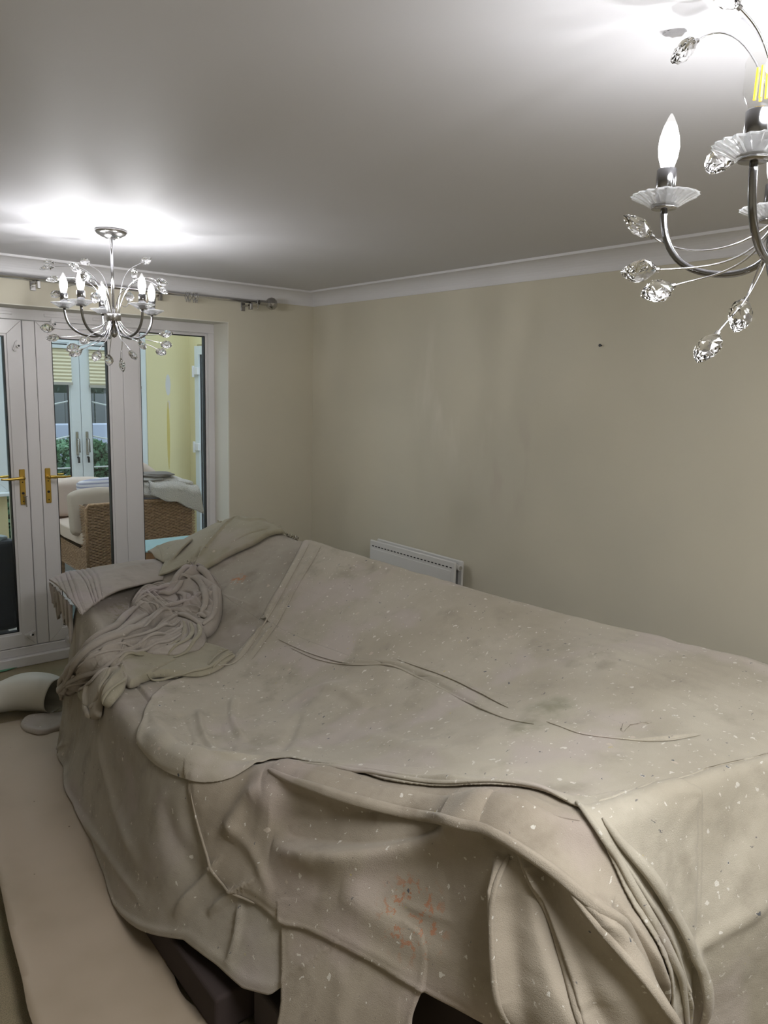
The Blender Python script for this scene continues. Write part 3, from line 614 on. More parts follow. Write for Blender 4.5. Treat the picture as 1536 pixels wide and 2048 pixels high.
# lookup mesh for photo directions
QT, QS = 500, 200
qth = np.arange(QT)*NS/QT; qss = np.linspace(0.001, NR-1, QS)
QV = S_grid(qth, qss); _i = np.arange(QT*QS).reshape(QT, QS); _n = np.roll(_i, -1, 0)
QF = np.stack([_i[:, :-1], _n[:, :-1], _n[:, 1:], _i[:, 1:]], -1).reshape(-1, 4)
BV = BVHTree.FromPolygons(QV.reshape(-1, 3).tolist(), QF.tolist())
def par_of(h, idx):
    i, j = divmod(idx, QS-1); a, b, d = QV[i, j], QV[(i+1) % QT, j], QV[i, j+1]; v = np.array(h)-a
    e, f = b-a, d-a; G = np.array([[e@e, e@f], [e@f, f@f]]); u = np.linalg.solve(G+np.eye(2)*1e-12, np.array([e@v, f@v])); u = np.clip(u, 0, 1)
    return ((i+u[0])*NS/QT, qss[j]+u[1]*(qss[1]-qss[0]))
def hit(x, y):
    "photo direction -> (station, ring) on the body; slides down and past the ridge when it misses"
    sg = -3 if y > 1450 else 1.5
    for k in range(120):
        d = ray(x, y+k*sg); h, n, idx, _ = BV.ray_cast(Vector(CO), Vector(d).normalized())
        if h is not None:
            t, s = par_of(h, idx); return np.array([t, s])
    return np.array([0., 5.])
def hitpt(x, y):
    sg = -3 if y > 1450 else 1.5
    for k in range(120):
        h, n, idx, _ = BV.ray_cast(Vector(CO), Vector(ray(x, y+k*sg)).normalized())
        if h is not None: return np.array(h)
    return P(x, y, .4)
SCL = np.array([.42, .12])      # rough metres per station / per ring: only to weigh distances in parameter space
def pip(X, Y, poly):
    ins = np.zeros(X.shape, bool); n = len(poly)
    for i in range(n):
        x0, y0 = poly[i]; x1, y1 = poly[(i+1) % n]
        if y0 == y1: continue
        c = ((y0 > Y) != (y1 > Y)) & (X < (x1-x0)*(Y-y0)/(y1-y0)+x0); ins ^= c
    return ins
def segdist(Pt, A, B):
    "distance of points Pt (n,k) to polyline segments; returns d, nearest point, arc fraction"
    best = np.full(len(Pt), 1e9); near = np.zeros_like(Pt); frac = np.zeros(len(Pt)); sid = np.zeros(len(Pt), int)
    Ls = np.linalg.norm(B-A, axis=1); cum = np.r_[0, np.cumsum(Ls)]
    for k in range(len(A)):
        ab = B[k]-A[k]; l2 = ab@ab+1e-15; t = np.clip((Pt-A[k])@ab/l2, 0, 1); q = A[k]+t[:, None]*ab; d = ((Pt-q)**2).sum(1); m = d < best
        best[m] = d[m]; near[m] = q[m]; frac[m] = (cum[k]+t[m]*Ls[k])/cum[-1]; sid[m] = k
    return np.sqrt(best), near, frac, sid
def smoothline(pts, n=None, closed=False):
    pts = np.array(pts, float)
    if closed: pp = np.concatenate([pts[-2:], pts, pts[:3]]); t = np.linspace(2, len(pts)+2, (n or len(pts)*5)+1)[:-1]; return crom(pp, t)
    t = np.linspace(0, len(pts)-1, n or (len(pts)-1)*5+1); return crom(pts, t)
def apply_folds(V, N, folds, bumps=()):
    sh = V.shape; Pt = V.reshape(-1, 3); Nn = N.reshape(-1, 3); disp = np.zeros(len(Pt))
    for f in folds:
        px, amp, w = f[0], f[1], f[2]; asym = f[3] if len(f) > 3 else 1.0; step = f[4] if len(f) > 4 else 0
        ln = np.array([hitpt(x, y) for x, y in smoothline(px)])
        lo = ln.min(0)-w*5-.02; hi = ln.max(0)+w*5+.02; m = ((Pt > lo) & (Pt < hi)).all(1)
        if not m.any(): continue
        q = Pt[m]; A, B = ln[:-1], ln[1:]; d, near, fr, sid = segdist(q, A, B)
        t = (B-A)[sid]; side = np.einsum('ij,ij->i', np.cross(t, q-near), Nn[m]); sg = np.where(side > 0, 1, -1)
        taper = np.clip(np.minimum(fr, 1-fr)*5, 0, 1)**.7
        ww = np.where(sg > 0, w, w*asym)
        disp[m] += amp*np.exp(-(d/ww)**2)*taper
        if step: disp[m] += step*np.exp(-(d/(w*5))**2)*taper*np.where(sg > 0, np.tanh(d/(w*.35)), 0)
    for (x, y, amp, r) in bumps:
        c = hitpt(x, y); d = np.linalg.norm(Pt-c, axis=1); disp += amp*np.exp(-(d/r)**2)
    return disp.reshape(sh[:2])
def vnoise(P3, f, seed=0):
    "cheap smooth noise: sum of rotated sines"
    r = np.random.RandomState(seed); o = 0
    for k in range(7):
        v = r.normal(size=3); v /= np.linalg.norm(v); o = o+np.sin(P3@v*f*(.6+1.2*r.rand())+r.rand()*6.28+1.3*np.sin(P3@r.normal(size=3)*f*.3))
    return o/7
LAYERS = []
def over_layers(disp, T, S, gap=.007):
    for tt, ss, dd in LAYERS:
        n0 = tt[0]; t = n0+np.mod(T-n0, NS); ft = (t-n0)/(tt[1]-tt[0]); fs = (S-ss[0])/(ss[1]-ss[0])
        i = np.round(ft).astype(int); j = np.round(fs).astype(int); ok = (i >= 0) & (i < len(tt)) & (j >= 0) & (j < len(ss))
        ic = np.clip(i, 0, len(tt)-1); jc = np.clip(j, 0, len(ss)-1); v = np.where(ok, dd[ic, jc], -1)
        x = v+gap-disp; k = .004; disp = np.where(v > -.5, disp+np.where(x > 10*k, x, k*np.log1p(np.exp(np.clip(x/k, -30, 30)))), disp)
    return disp
SHOWP = False
def sheet(name, poly, mat_, offset, folds=(), bumps=(), th=(0, NS, 900), ss=(0, NR-1, 330), edge=None, noise=.006, thick=.004, parent=None, seed=0, par_poly=None, smooth=True, dome=None, layer=True):
    "a cloth laid on the body: kept inside poly (photo points; ('p',station,ring) for hidden ones), snapped to its edge, then lifted and folded"
    tt = np.linspace(*th); s_ = np.linspace(*ss); V = S_grid(tt, s_); N = upblend(normals(V), np.broadcast_to(s_[None, :], V.shape[:2]))
    nt, ns = len(tt), len(s_); mask = None; F = None
    T, SS = np.meshgrid(tt, s_, indexing='ij'); edge_d = None
    if poly is not None:
        pp = []; sm = smoothline([p if p[0] != 'p' else (np.nan, np.nan) for p in poly], closed=True) if smooth and not any(p[0] == 'p' for p in poly) else None
        if sm is not None: pp = [hit(x, y) for x, y in sm]
        else:
            run = []
            def flush():
                if len(run) > 1: pp.extend(hit(x, y) for x, y in smoothline(run))
                elif run: pp.append(hit(*run[0]))
                run.clear()
            for p in poly:
                if p[0] == 'p': flush(); pp.append(np.array(p[1:3], float))
                else: run.append(p)
            flush()
        pp = np.array(pp)
        ref = (th[0]+th[1])/2
        for k in range(len(pp)):                        # unwrap stations round the periodic seam
            while pp[k, 0] < ref-NS/2: pp[k, 0] += NS
            while pp[k, 0] > ref+NS/2: pp[k, 0] -= NS
        q_ = []
        for k in range(len(pp)):                        # an outline that crosses the middle line encloses it
            q_.append(pp[k]); nx = pp[(k+1) % len(pp)]
            if abs(nx[0]-pp[k][0]) > NS/4 and max(nx[1], pp[k][1]) < 3: q_ += [np.array([pp[k][0], -.6]), np.array([nx[0], -.6])]
        pp = np.array(q_)
        Tc = (T[:-1, :-1]+T[1:, 1:])/2; Sc = (SS[:-1, :-1]+SS[1:, 1:])/2
        mask = pip(Tc, Sc, pp)
        # snap boundary vertices
        cnt = np.zeros((nt, ns), int)
        for a, b in ((0, 0), (1, 0), (0, 1), (1, 1)): cnt[a:nt-1+a, b:ns-1+b] += mask
        bd = (cnt > 0) & (cnt < 4)
        Q = np.c_[T[bd], SS[bd]]*SCL; cl = np.concatenate([pp, pp[:1]])*SCL
        d, near, fr, sid = segdist(Q, cl[:-1], cl[1:])
        lim = 1.8*max((tt[1]-tt[0])*SCL[0], (s_[1]-s_[0])*SCL[1]); ok = d < lim
        nT, nS = T[bd].copy(), SS[bd].copy(); nT[ok] = near[ok, 0]/SCL[0]; nS[ok] = near[ok, 1]/SCL[1]
        # re-evaluate the moved vertices
        newv = np.zeros((len(nT), 3))
        A = crom(RP.transpose(1, 0, 2), np.mod(nT, NS)+2)
        i = np.clip(np.floor(nS).astype(int), 0, NR-2); f = (nS-i)[:, None]; k_ = np.arange(len(nT))
        g = lambda j: A[k_, np.clip(j, 0, NR-1)]
        a, b, c, d_ = g(i-1), g(i), g(i+1), g(i+2); m1 = (c-a)*.5; m2 = (d_-b)*.5
        newv = (2*f**3-3*f**2+1)*b+(f**3-2*f**2+f)*m1+(-2*f**3+3*f**2)*c+(f**3-f**2)*m2
        newv = fixz(newv, nS); V[bd] = newv
        # real distance to the edge, for hems and rounded thickness
        brd = V[bd][ok]
        if len(brd) and (edge or dome):
            from mathutils.kdtree import KDTree
            kd = KDTree(len(brd)); [kd.insert(Vector(v), n) for n, v in enumerate(brd)]; kd.balance()
            use = cnt > 0; edge_d = np.full((nt, ns), 9.); idx = np.argwhere(use)
            vals = [kd.find(Vector(V[i0, j0]))[2] for i0, j0 in idx]; edge_d[use] = vals
    if SHOWP: print(name, 'poly', np.round(pp if poly is not None else 0, 2).tolist()[::8])
    disp = offset+apply_folds(V, N, folds, bumps)
    if noise: disp = disp+noise*vnoise(V, 9, seed)*.9+noise*.5*vnoise(V, 26, seed+5)*(1+vnoise(V, 5, seed+2))+noise*.25*vnoise(V, 70, seed+9)*(1+vnoise(V, 7, seed+4))+noise*.22*vnoise(V*np.array([1., .25, 1.]), 110, seed+6)*(1+vnoise(V, 6, seed+8))
    if edge_d is not None:
        if dome: T_, w_ = dome; disp = disp+T_*(np.sqrt(np.clip(1-(1-np.clip(edge_d/w_, 0, 1))**2, 0, 1)))
        if edge:
            amp, w_ = edge; und = over_layers(np.zeros(disp.shape), T, SS, .0); disp = np.maximum(disp, und+.005); disp = disp+(und+.0055-disp)*.95*np.exp(-(edge_d/.018)**2); disp = disp+amp*np.exp(-((edge_d-w_)/w_)**2)
    if layer: disp = over_layers(disp, T, SS); used_ = np.full(disp.shape, -1.); mm = np.ones(disp.shape, bool) if mask is None else cnt > 0; used_[mm] = disp[mm]; LAYERS.append((tt, s_, used_))
    V = V+N*disp[..., None]
    V[..., 2] = np.maximum(V[..., 2], .003+.0005*np.random.RandomState(1).rand())
    o = grid_mesh(name, V, nt, ns, mat_, parent, mask=None if mask is None else mask.reshape(-1))
    md = o.modifiers.new('thickness', 'SOLIDIFY'); md.thickness = thick; md.offset = -1
    return o
O_ = (.43, .375, .30); Od = (.36, .31, .24)
st = [(hitpt(478, 1160), .055, (.45, .19, .08), .85, 45, .48), (hitpt(262, 1230), .16, (.26, .24, .14), .6, 40, .48)]
MA = cloth_mat('dust_sheet_canvas', (.40, .36, .295), (.33, .29, .23), .45, 1, st)
MB_ = cloth_mat('dust_sheet_canvas_b', (.40, .345, .27), (.315, .265, .20), .55, 2, [(hitpt(835, 1830), .12, (.42, .18, .09), .8, 45, .54), (hitpt(750, 1662), .022, (.20, .12, .08), .7, 9, .2), (hitpt(950, 1728), .012, (.05, .05, .06), .9, 9, .2), (hitpt(915, 1882), .012, (.05, .05, .06), .9, 9, .2), (hitpt(1175, 1862), .06, (.44, .19, .09), .75, 50, .5), (hitpt(600, 1660), .05, (.42, .34, .27), .3, 30, .5)])
MD = cloth_mat('dust_sheet_canvas_d', (.475, .43, .345), (.40, .355, .275), 1.0, 3, [(hitpt(1100, 1425), .10, (.20, .20, .12), .7, 6, .35), (hitpt(1060, 1465), .07, (.22, .21, .13), .6, 7, .35), (hitpt(680, 1145), .04, (.20, .18, .14), .5, 40, .5), (hitpt(712, 1293), .012, (.13, .33, .22), .8, 60, .45), (hitpt(1216, 1341), .006, (.02, .02, .01), 1, 9, .1)])
MC = cloth_mat('dust_sheet_plain', (.43, .385, .335), (.375, .33, .28), .10, 4)
ME = cloth_mat('dust_sheet_olive', (.40, .365, .275), (.335, .305, .215), .25, 5)

# A: the under sheet, down to the floor at the far end, hitched up over the sofa base further on
hemA = {0: 8.8, 1: 8.9, 2: 9.3, 3: 9.7}
def hemA_fun(th):
    pts = [(371, 1879), (430, 1926), (488, 1976), (543, 1990), (600, 2010), (680, 2040)]
    q = np.array([hit(*p) for p in pts]); q = q[np.argsort(q[:, 0])]
    xs = np.r_[0, 1.75, 2.25, q[q[:, 0] > 2.3, 0], 4.25]; ys = np.r_[7.3, 7.3, q[0, 1]-.1, q[q[:, 0] > 2.3, 1], NR-1]
    return np.where(th < 4.25, np.interp(th, xs, ys), NR-1)
def full_sheet(name, mat_, offset, folds, bumps, seed):
    tt = np.linspace(0, NS, 1000); s1 = np.linspace(0, 1, 320); h = hemA_fun(tt)
    lo = 0.0; A = crom(RP.transpose(1, 0, 2), np.mod(tt, NS)+2)
    V = np.zeros((len(tt), len(s1), 3))
    for k in range(len(tt)):
        V[k] = crom(A[k], s1*h[k])
    SSS = s1[None, :]*h[:, None]; V = fixz(V, SSS); N = upblend(normals(V), SSS); disp = offset+apply_folds(V, N, folds, bumps)+.008*vnoise(V, 9, seed)+.004*vnoise(V, 26, seed+3)+.0015*vnoise(V, 70, seed+4)
    e = 1-s1; disp = disp+(.004*np.exp(-((e-.012)/.008)**2))[None, :]
    global A_LAYER; A_LAYER = (tt, s1, h, disp)
    V = V+N*disp[..., None]; V[..., 2] = np.maximum(V[..., 2], .004)
    V[-1] = V[0]
    o = grid_mesh(name, V, len(tt), len(s1), mat_); md = o.modifiers.new('thickness', 'SOLIDIFY'); md.thickness = .004; md.offset = -1
    return o
foldsA = [
 ([(140, 1190), (137, 1260), (128, 1380), (118, 1480)], .012, .02, .6),
 ([(152, 1230), (150, 1330), (140, 1440)], -.010, .014, 1),
 ([(165, 1250), (163, 1340), (160, 1440), (150, 1520)], .010, .016, 1),
 ([(200, 1440), (210, 1530), (240, 1640), (290, 1740)], .012, .03, 1),
 ([(120, 1500), (128, 1560), (190, 1665), (250, 1750), (300, 1820)], .012, .018, 1),
 ([(470, 1700), (400, 1770), (350, 1830)], .016, .02, .6),
 ([(420, 1830), (470, 1790), (545, 1750)], .02, .016, .6),
 ([(485, 1800), (475, 1880), (455, 1930)], .014, .014, .7),
 ([(330, 1600), (360, 1690), (420, 1760)], -.012, .04, 1),
 ([(270, 1370), (288, 1392), (300, 1410)], -.012, .006, 1, .01),
 ([(410, 1180), (470, 1200), (510, 1215)], .003, .006, 1),
]
A_ = full_sheet('dust_sheet', MA, .006, foldsA, [(150, 1560, .02, .14), (250, 1560, -.015, .15), (330, 1700, .015, .12)], 3)
_tt, _s1, _h, _d = A_LAYER; _ss = np.linspace(0, NR-1, 320); _dd = np.full((len(_tt), 320), -1.)
for _k in range(len(_tt)):
    _m = _ss <= _h[_k]; _dd[_k] = np.interp(_ss/_h[_k], _s1, _d[_k])
LAYERS.append((_tt, _ss, _dd))
tag(A_, 'lowest paint spotted dust sheet, its hem trailing along the paper covered floor on the left', 'dust sheet', 'dust sheets over the sofa')

# C: the narrow flap hanging straight down to the floor in front
C_ = sheet('dust_sheet', [(571, 1800), (571, 1900), (571, 2000), (570, 2110), (700, 2150), (818, 2110), (832, 2030), (846, 1990), (856, 1960), (850, 1860), (700, 1780)], MB_, .016,
  folds=[([(846, 1975), (830, 2040), (822, 2100)], .012, .01, 1), ([(815, 1985), (812, 2040), (810, 2090)], -.008, .008, 1), ([(700, 1930), (690, 2010), (690, 2090)], .008, .03, 1)], th=(0, 5, 520), ss=(4, NR-1, 300), seed=8, edge=(.003, .006), smooth=False)
tag(C_, 'flat beige dust sheet flap hanging straight down between two dark gaps at the bottom', 'dust sheet', 'dust sheets over the sofa')

# B: front sheet with deep folds
polyB = [(385, 1500), (383, 1575), (405, 1660), (432, 1738), (465, 1780), (520, 1806), (575, 1846), (635, 1860), (740, 1912), (850, 1975), (975, 2042), (1060, 2085), (1180, 2120), ('p', 19.6-NS, 9.3), ('p', 18.8-NS, 9.3), ('p', 18.8-NS, 5), (1180, 1560), (1000, 1550), (800, 1520), (600, 1500), (480, 1490)]
foldsB = [
 ([(388, 1580), (408, 1660), (436, 1738), (470, 1775)], .010, .010, .7),
 ([(560, 1555), (700, 1600), (850, 1628), (1000, 1650), (1090, 1690), (1170, 1780), (1240, 1900), (1300, 2040)], .040, .028, .45),
 ([(545, 1570), (500, 1610), (470, 1680)], .020, .035, 1),
 ([(560, 1690), (640, 1708), (720, 1708), (810, 1692), (910, 1664), (1010, 1632)], .042, .022, 1.8),
 ([(560, 1640), (650, 1662), (800, 1655), (920, 1635)], -.045, .042, 1),
 ([(1040, 1700), (1030, 1800), (1040, 1900), (1060, 2040)], .045, .022, .8),
 ([(1095, 1720), (1120, 1830), (1160, 1950), (1200, 2048)], -.055, .020, .8),
 ([(1075, 1690), (1110, 1800), (1150, 1920), (1180, 2040)], .045, .014, .5),
 ([(1140, 1740), (1190, 1850), (1230, 1960), (1250, 2060)], .060, .018, .7),
 ([(1185, 1780), (1240, 1900), (1280, 2000), (1300, 2060)], -.055, .012, .7),
 ([(580, 1850), (640, 1862), (750, 1905), (850, 1960)], .010, .02, 1),
 ([(700, 1780), (800, 1850), (930, 1930)], .012, .04, 1),
 ([(460, 1640), (520, 1700), (560, 1790)], .010, .02, 1),
]
B_ = sheet('dust_sheet', polyB, MB_, .026, folds=foldsB, bumps=[(560, 1590, .035, .07), (640, 1620, .02, .10), (1010, 1680, .03, .10), (700, 1770, .015, .12), (860, 1790, -.02, .12), (1150, 1950, .04, .18), (1230, 1990, .03, .12)], th=(-1.6, 5.2, 760), ss=(3.5, NR-1, 360), seed=12, edge=(.004, .006), smooth=False, noise=.008)
tag(B_, 'middle dust sheet with orange smears falling in deep folds over the sofa front', 'dust sheet', 'dust sheets over the sofa')

# D: top sheet
polyD = [(605, 1092), (575, 1150), (540, 1210), (505, 1275), (455, 1330), (400, 1352), (330, 1376), (292, 1420), (281, 1478), (300, 1512), (340, 1545), (390, 1563), (430, 1566), (480, 1560), (530, 1546), (560, 1542), (620, 1548), (700, 1566), (800, 1586), (900, 1596), (1000, 1603), (1080, 1612), (1140, 1636), (1180, 1665), (1200, 1715), (1225, 1790), (1262, 1870), (1295, 1950), (1312, 2010), (1316, 2060), ('p', 19.75, 9.9), ('p', 17.5, 9.9), ('p', 16, 9.9), ('p', 14, 9.9), ('p', 12.6, 9.9), ('p', 12.2, 7), ('p', 12.05, 5.6)]
# stations run 0..NS; this sheet spans the seam, so work in the window 0..NS+1
foldsD = [
 ([(612, 1095), (560, 1185), (520, 1265), (470, 1330)], .012, .009, .8),
 ([(640, 1098), (590, 1180), (550, 1250), (500, 1320)], .010, .010, .7),
 ([(628, 1096), (576, 1182), (535, 1258), (486, 1325)], -.006, .008, 1),
 ([(560, 1286), (620, 1312), (700, 1332), (790, 1342), (860, 1372), (930, 1410), (1010, 1450), (1070, 1460)], -.009, .0058, 1.6, .006),
 ([(600, 1322), (650, 1334), (700, 1336), (790, 1338)], .005, .006, 1),
 ([(800, 1328), (880, 1358), (960, 1395), (1020, 1425)], .004, .007, 1),
 ([(1095, 1455), (1160, 1480), (1250, 1490), (1330, 1490), (1400, 1482)], -.007, .0055, 1.6, .005),
 ([(300, 1420), (310, 1470), (350, 1520), (420, 1545), (500, 1540), (560, 1530)], .020, .03, .8),
 ([(570, 1546), (700, 1560), (820, 1580), (950, 1590), (1080, 1602), (1150, 1635), (1185, 1690)], .026, .020, .6),
 ([(430, 1440), (440, 1490), (470, 1520)], -.024, .016, 1), ([(360, 1440), (375, 1490), (400, 1520)], -.022, .014, 1), ([(395, 1430), (405, 1480), (430, 1520)], .020, .014, 1),
 ([(470, 1400), (465, 1450), (490, 1500)], .018, .016, 1), ([(540, 1440), (600, 1400), (680, 1390), (740, 1430)], .016, .035, .7),
 ([(600, 1440), (580, 1490), (560, 1520)], -.012, .02, 1),
 ([(1160, 1640), (1200, 1700), (1240, 1790), (1290, 1880), (1345, 1960), (1355, 2060)], .030, .015, .5),
 ([(1190, 1640), (1235, 1710), (1290, 1790), (1340, 1870), (1375, 1925), (1378, 2040)], .036, .017, .3),
 ([(1215, 1700), (1262, 1790), (1320, 1880), (1352, 1950)], -.028, .010, 1),
 ([(1230, 1640), (1290, 1720), (1350, 1790)], .012, .02, .8),
 ([(700, 1480), (850, 1510), (1000, 1540), (1150, 1545)], .010, .03, 1),
 ([(900, 1545), (1000, 1560), (1100, 1575)], -.010, .015, 1),
 ([(1536, 1790), (1450, 1840), (1340, 1895)], .010, .02, 1),
]
D_ = sheet('dust_sheet', polyD, MD, .022, folds=foldsD, bumps=[(390, 1540, .026, .10), (325, 1500, .020, .08), (470, 1545, .014, .07), (650, 1290, -.03, .25), (560, 1420, -.02, .10), (660, 1400, .015, .1), (900, 1590, .012, .08), (430, 1500, -.012, .05), (1100, 1480, -.02, .25)], th=(11.4, 26.2, 1200), ss=(0, NR-1, 380), seed=21, edge=(.005, .008), smooth=False, noise=.006)
# folded and crumpled dust sheets thrown over the far arm and the back
def Q4(pts): return [(80+x/2.743, 1010+y/2.743) for x, y in pts]
def fold4(pts, amp, w, asym=1.0, step=0):
    return (Q4(pts), amp*(1.5 if amp < 0 else 1.15), w*(.62 if amp < 0 else .8), asym, step)
pile = empty('dust_sheet', (1.2, 3.3, .6))
def pad(name, pts, m, T, w, folds=(), off=.010, th=(4.6, 12.4, 900), ss=(0, 8.6, 420), noise=.004, seed=1, par=None, edge=None, bumps=(), extra=()):
    folds = list(folds); rr = random.Random(seed)
    for a0, a1, b0, b1, n_ in extra:      # a family of creases running from side a to side b
        for k in range(n_):
            t = (k+.5)/n_; p0 = [a0[i]+(b0[i]-a0[i])*t for i in (0, 1)]; p1 = [a1[i]+(b1[i]-a1[i])*t for i in (0, 1)]; s0, s1 = rr.uniform(0, .3), rr.uniform(.65, 1)
            q = [(p0[0]+(p1[0]-p0[0])*f+rr.uniform(-9, 9), p0[1]+(p1[1]-p0[1])*f+rr.uniform(-12, 12)) for f in (s0, s0+(s1-s0)*.35, s0+(s1-s0)*.7, s1)]
            folds.append(fold4(q, -.0085 if k % 2 else -.006, .006)); folds.append(fold4([(x+3, y+12) for x, y in q], .007, .009))
    o = sheet(name, Q4(pts), m, off, folds=folds, bumps=bumps, th=th, ss=ss, noise=noise, seed=seed, dome=(T, w), thick=.012, edge=edge)
    if par is not None: loc(o, par)
    return o
strip = empty('dust_sheet', (1.4, 4.1, .7))
def band(name, far, near, m, nu, nv, arch, creases, thick, par=None, seed=0):
    "quilt-like strip between two edge lines given as photo direction + height"
    F_ = smoothline([P(*p) for p in far], nu); N_ = smoothline([P(*p) for p in near], nu); v = np.linspace(0, 1, nv)
    V = F_[:, None]*(1-v)[None, :, None]+N_[:, None]*v[None, :, None]; V[..., 2] += arch*np.sin(np.pi*v)[None]**.8
    N = normals(V); N *= np.sign(N[..., 2:].mean() if abs(N[..., 2].mean()) > .1 else 1); Pn = np.stack(np.meshgrid(np.linspace(0, 1, nu), v, indexing='ij'), -1).reshape(-1, 2); asp = np.array([np.linalg.norm(F_[-1]-F_[0]), np.linalg.norm(N_[nu//2]-F_[nu//2])])
    d_ = np.zeros(nu*nv)
    for a, b, amp, w in creases:
        ln = np.array([a, ((a[0]+b[0])/2+.02, (a[1]+b[1])/2), b])*asp; d, _, fr, _ = segdist(Pn*asp, ln[:-1], ln[1:]); d_ += amp*np.exp(-(d/w)**2)
    V = V+N*(d_.reshape(nu, nv)+.0025*vnoise(V, 30, seed)+.0012*vnoise(V, 80, seed+1))[..., None]
    o = grid_mesh(name, V, nu, nv, m); md = o.modifiers.new('t', 'SOLIDIFY'); md.thickness = thick; md.offset = 0
    if par is not None: loc(o, par)
    return o
cre = [((.30, 0), (.30, 1), -.010, .005), ((.34, 0), (.33, 1), -.009, .005), ((.38, 0), (.37, 1), -.010, .005), ((.42, 0), (.42, 1), -.008, .005), ((.20, .05), (.02, .95), -.010, .006), ((.13, .1), (-.02, .7), -.008, .005), ((.24, .0), (.10, .98), -.006, .005), ((.08, .05), (.0, .4), -.006, .004), ((.25, .02), (.16, 1), .006, .006), ((.5, .4), (1, .35), .004, .03)]
for k, (dz, dx) in enumerate(((-.034, 3), (-.020, 1), (0, 0))):     # layers of the folded strip, the top one last
    band('fold', [(98+dx*2, 1160+dx, .725+dz), (130, 1147, .735+dz), (175, 1138, .742+dz), (235, 1129, .745+dz), (290, 1121, .735+dz), (345, 1117, .715+dz)], [(164-dx, 1230-dx, .69+dz), (176, 1219, .70+dz), (202, 1199, .715+dz), (238, 1181, .725+dz), (275, 1171, .715+dz), (325, 1160, .70+dz)], MC, 120, 50, .022, cre, .010, strip, 30+k)
for k, (px0, py0, px1, py1, dz) in enumerate(((100, 1164, 118, 1186, .10), (106, 1172, 130, 1200, .15), (116, 1184, 142, 1212, .20))):   # loose layered ends
    a_, b_ = P(px0, py0, .71), P(px1, py1, .69); V = np.zeros((40, 22, 3))
    for i in range(40):
        for j in range(22):
            u_, v_ = i/39, j/21; V[i, j] = a_+(b_-a_)*(u_*(1-.35*v_)+.3*v_)+np.array([-.6, -.8, 0])*(.012*math.sin(u_*19+k*2)*(.4+v_)+.004*math.sin(u_*37+v_*3)-.006*k)-np.array([0, 0, v_*dz*(.75+.25*math.sin(u_*5+k*1.5))])
    o = grid_mesh('fold', V, 40, 22, MC); md = o.modifiers.new('t', 'SOLIDIFY'); md.thickness = .005; loc(o, strip)
tag(strip, 'grey beige dust sheet folded into a long strip over the far sofa arm', 'dust sheet', 'folded dust sheets heaped at the far end')
corner = band('dust_sheet', [(296, 1104, .765), (318, 1092, .79), (345, 1083, .82), (385, 1078, .86)], [(312, 1116, .75), (326, 1124, .75), (336, 1128, .755), (345, 1122, .77)], ME, 50, 24, .012, [((.3, 0), (.4, 1), .004, .01)], .012, None, 37)
tag(corner, 'small pointed corner of a folded dust sheet behind the arm strip', 'dust sheet', 'folded dust sheets heaped at the far end')
back = pad('dust_sheet', [(622, 478), (650, 415), (690, 345), (740, 280), (800, 205), (870, 140), (960, 78), (1040, 42), (1120, 34), (1200, 55), (1290, 100), (1390, 142), (1416, 178), (1395, 190), (1350, 172), (1270, 180), (1180, 232), (1050, 292), (930, 362), (870, 405), (790, 418), (720, 438)], ME, .026, .014, off=.012,
  folds=[fold4([(870, 330), (950, 230), (1040, 130), (1100, 80)], .012, .012, .6), fold4([(800, 400), (860, 330), (900, 250)], -.008, .012, 1), fold4([(1040, 60), (1120, 110), (1240, 120), (1380, 165)], .010, .016, .7), fold4([(1060, 240), (1150, 190), (1260, 160)], -.006, .010, 1), fold4([(700, 380), (760, 300), (830, 220)], .006, .02, 1), fold4([(1000, 130), (1060, 60)], -.008, .01, 1), fold4([(1090, 50), (1180, 70), (1280, 110)], -.006, .008, 1)], th=(8.2, 13.0, 800), ss=(0, 7.4, 420), seed=33, noise=.004)
tag(back, 'olive beige dust sheet folded over the far top corner of the sofa back', 'dust sheet', 'folded dust sheets heaped at the far end')
pad('fold', [(128, 990), (150, 950), (220, 880), (300, 785), (360, 720), (420, 640), (470, 600), (520, 590), (600, 640), (580, 720), (480, 800), (380, 880), (300, 940), (240, 985), (215, 1020), (190, 1042), (140, 1040)], MC, .045, .030, folds=[
  fold4([(150, 1000), (280, 860), (400, 730), (500, 630)], -.012, .006, 1), fold4([(170, 1010), (300, 880), (430, 750), (530, 660)], .012, .010, .6), fold4([(230, 950), (330, 850), (440, 740)], -.010, .006, 1), fold4([(430, 640), (500, 610), (560, 640)], -.012, .006, 1)], par=pile, seed=41)
pad('fold', [(262, 1020), (310, 975), (400, 930), (440, 905), (475, 960), (450, 1060), (405, 1118), (385, 1092), (392, 1040), (370, 1080), (355, 1165), (308, 1172), (300, 1095)], ME, .035, .022, folds=[fold4([(400, 950), (385, 1020), (350, 1100)], -.02, .010, .6), fold4([(330, 980), (320, 1050), (325, 1110)], .014, .014, 1), fold4([(430, 930), (420, 1010), (400, 1090)], .012, .008, 1)], par=pile, seed=42)
pad('fold', [(385, 900), (420, 860), (520, 850), (640, 860), (780, 840), (880, 790), (960, 800), (1020, 818), (1062, 838), (1078, 858), (1040, 890), (990, 932), (880, 972), (740, 970), (640, 966), (590, 985), (500, 1024), (455, 1000), (420, 940)], ME, .034, .020, folds=[
  fold4([(600, 968), (680, 930), (740, 900)], -.012, .006, 1), fold4([(400, 905), (500, 880), (580, 860)], .010, .010, .6), fold4([(940, 900), (980, 860), (1030, 830)], -.012, .005, 1), fold4([(980, 905), (1020, 870), (1060, 850)], .008, .005, 1), fold4([(960, 880), (1000, 840)], .008, .005, 1), fold4([(450, 990), (430, 940), (400, 905)], -.008, .006, 1)], par=pile, seed=43)
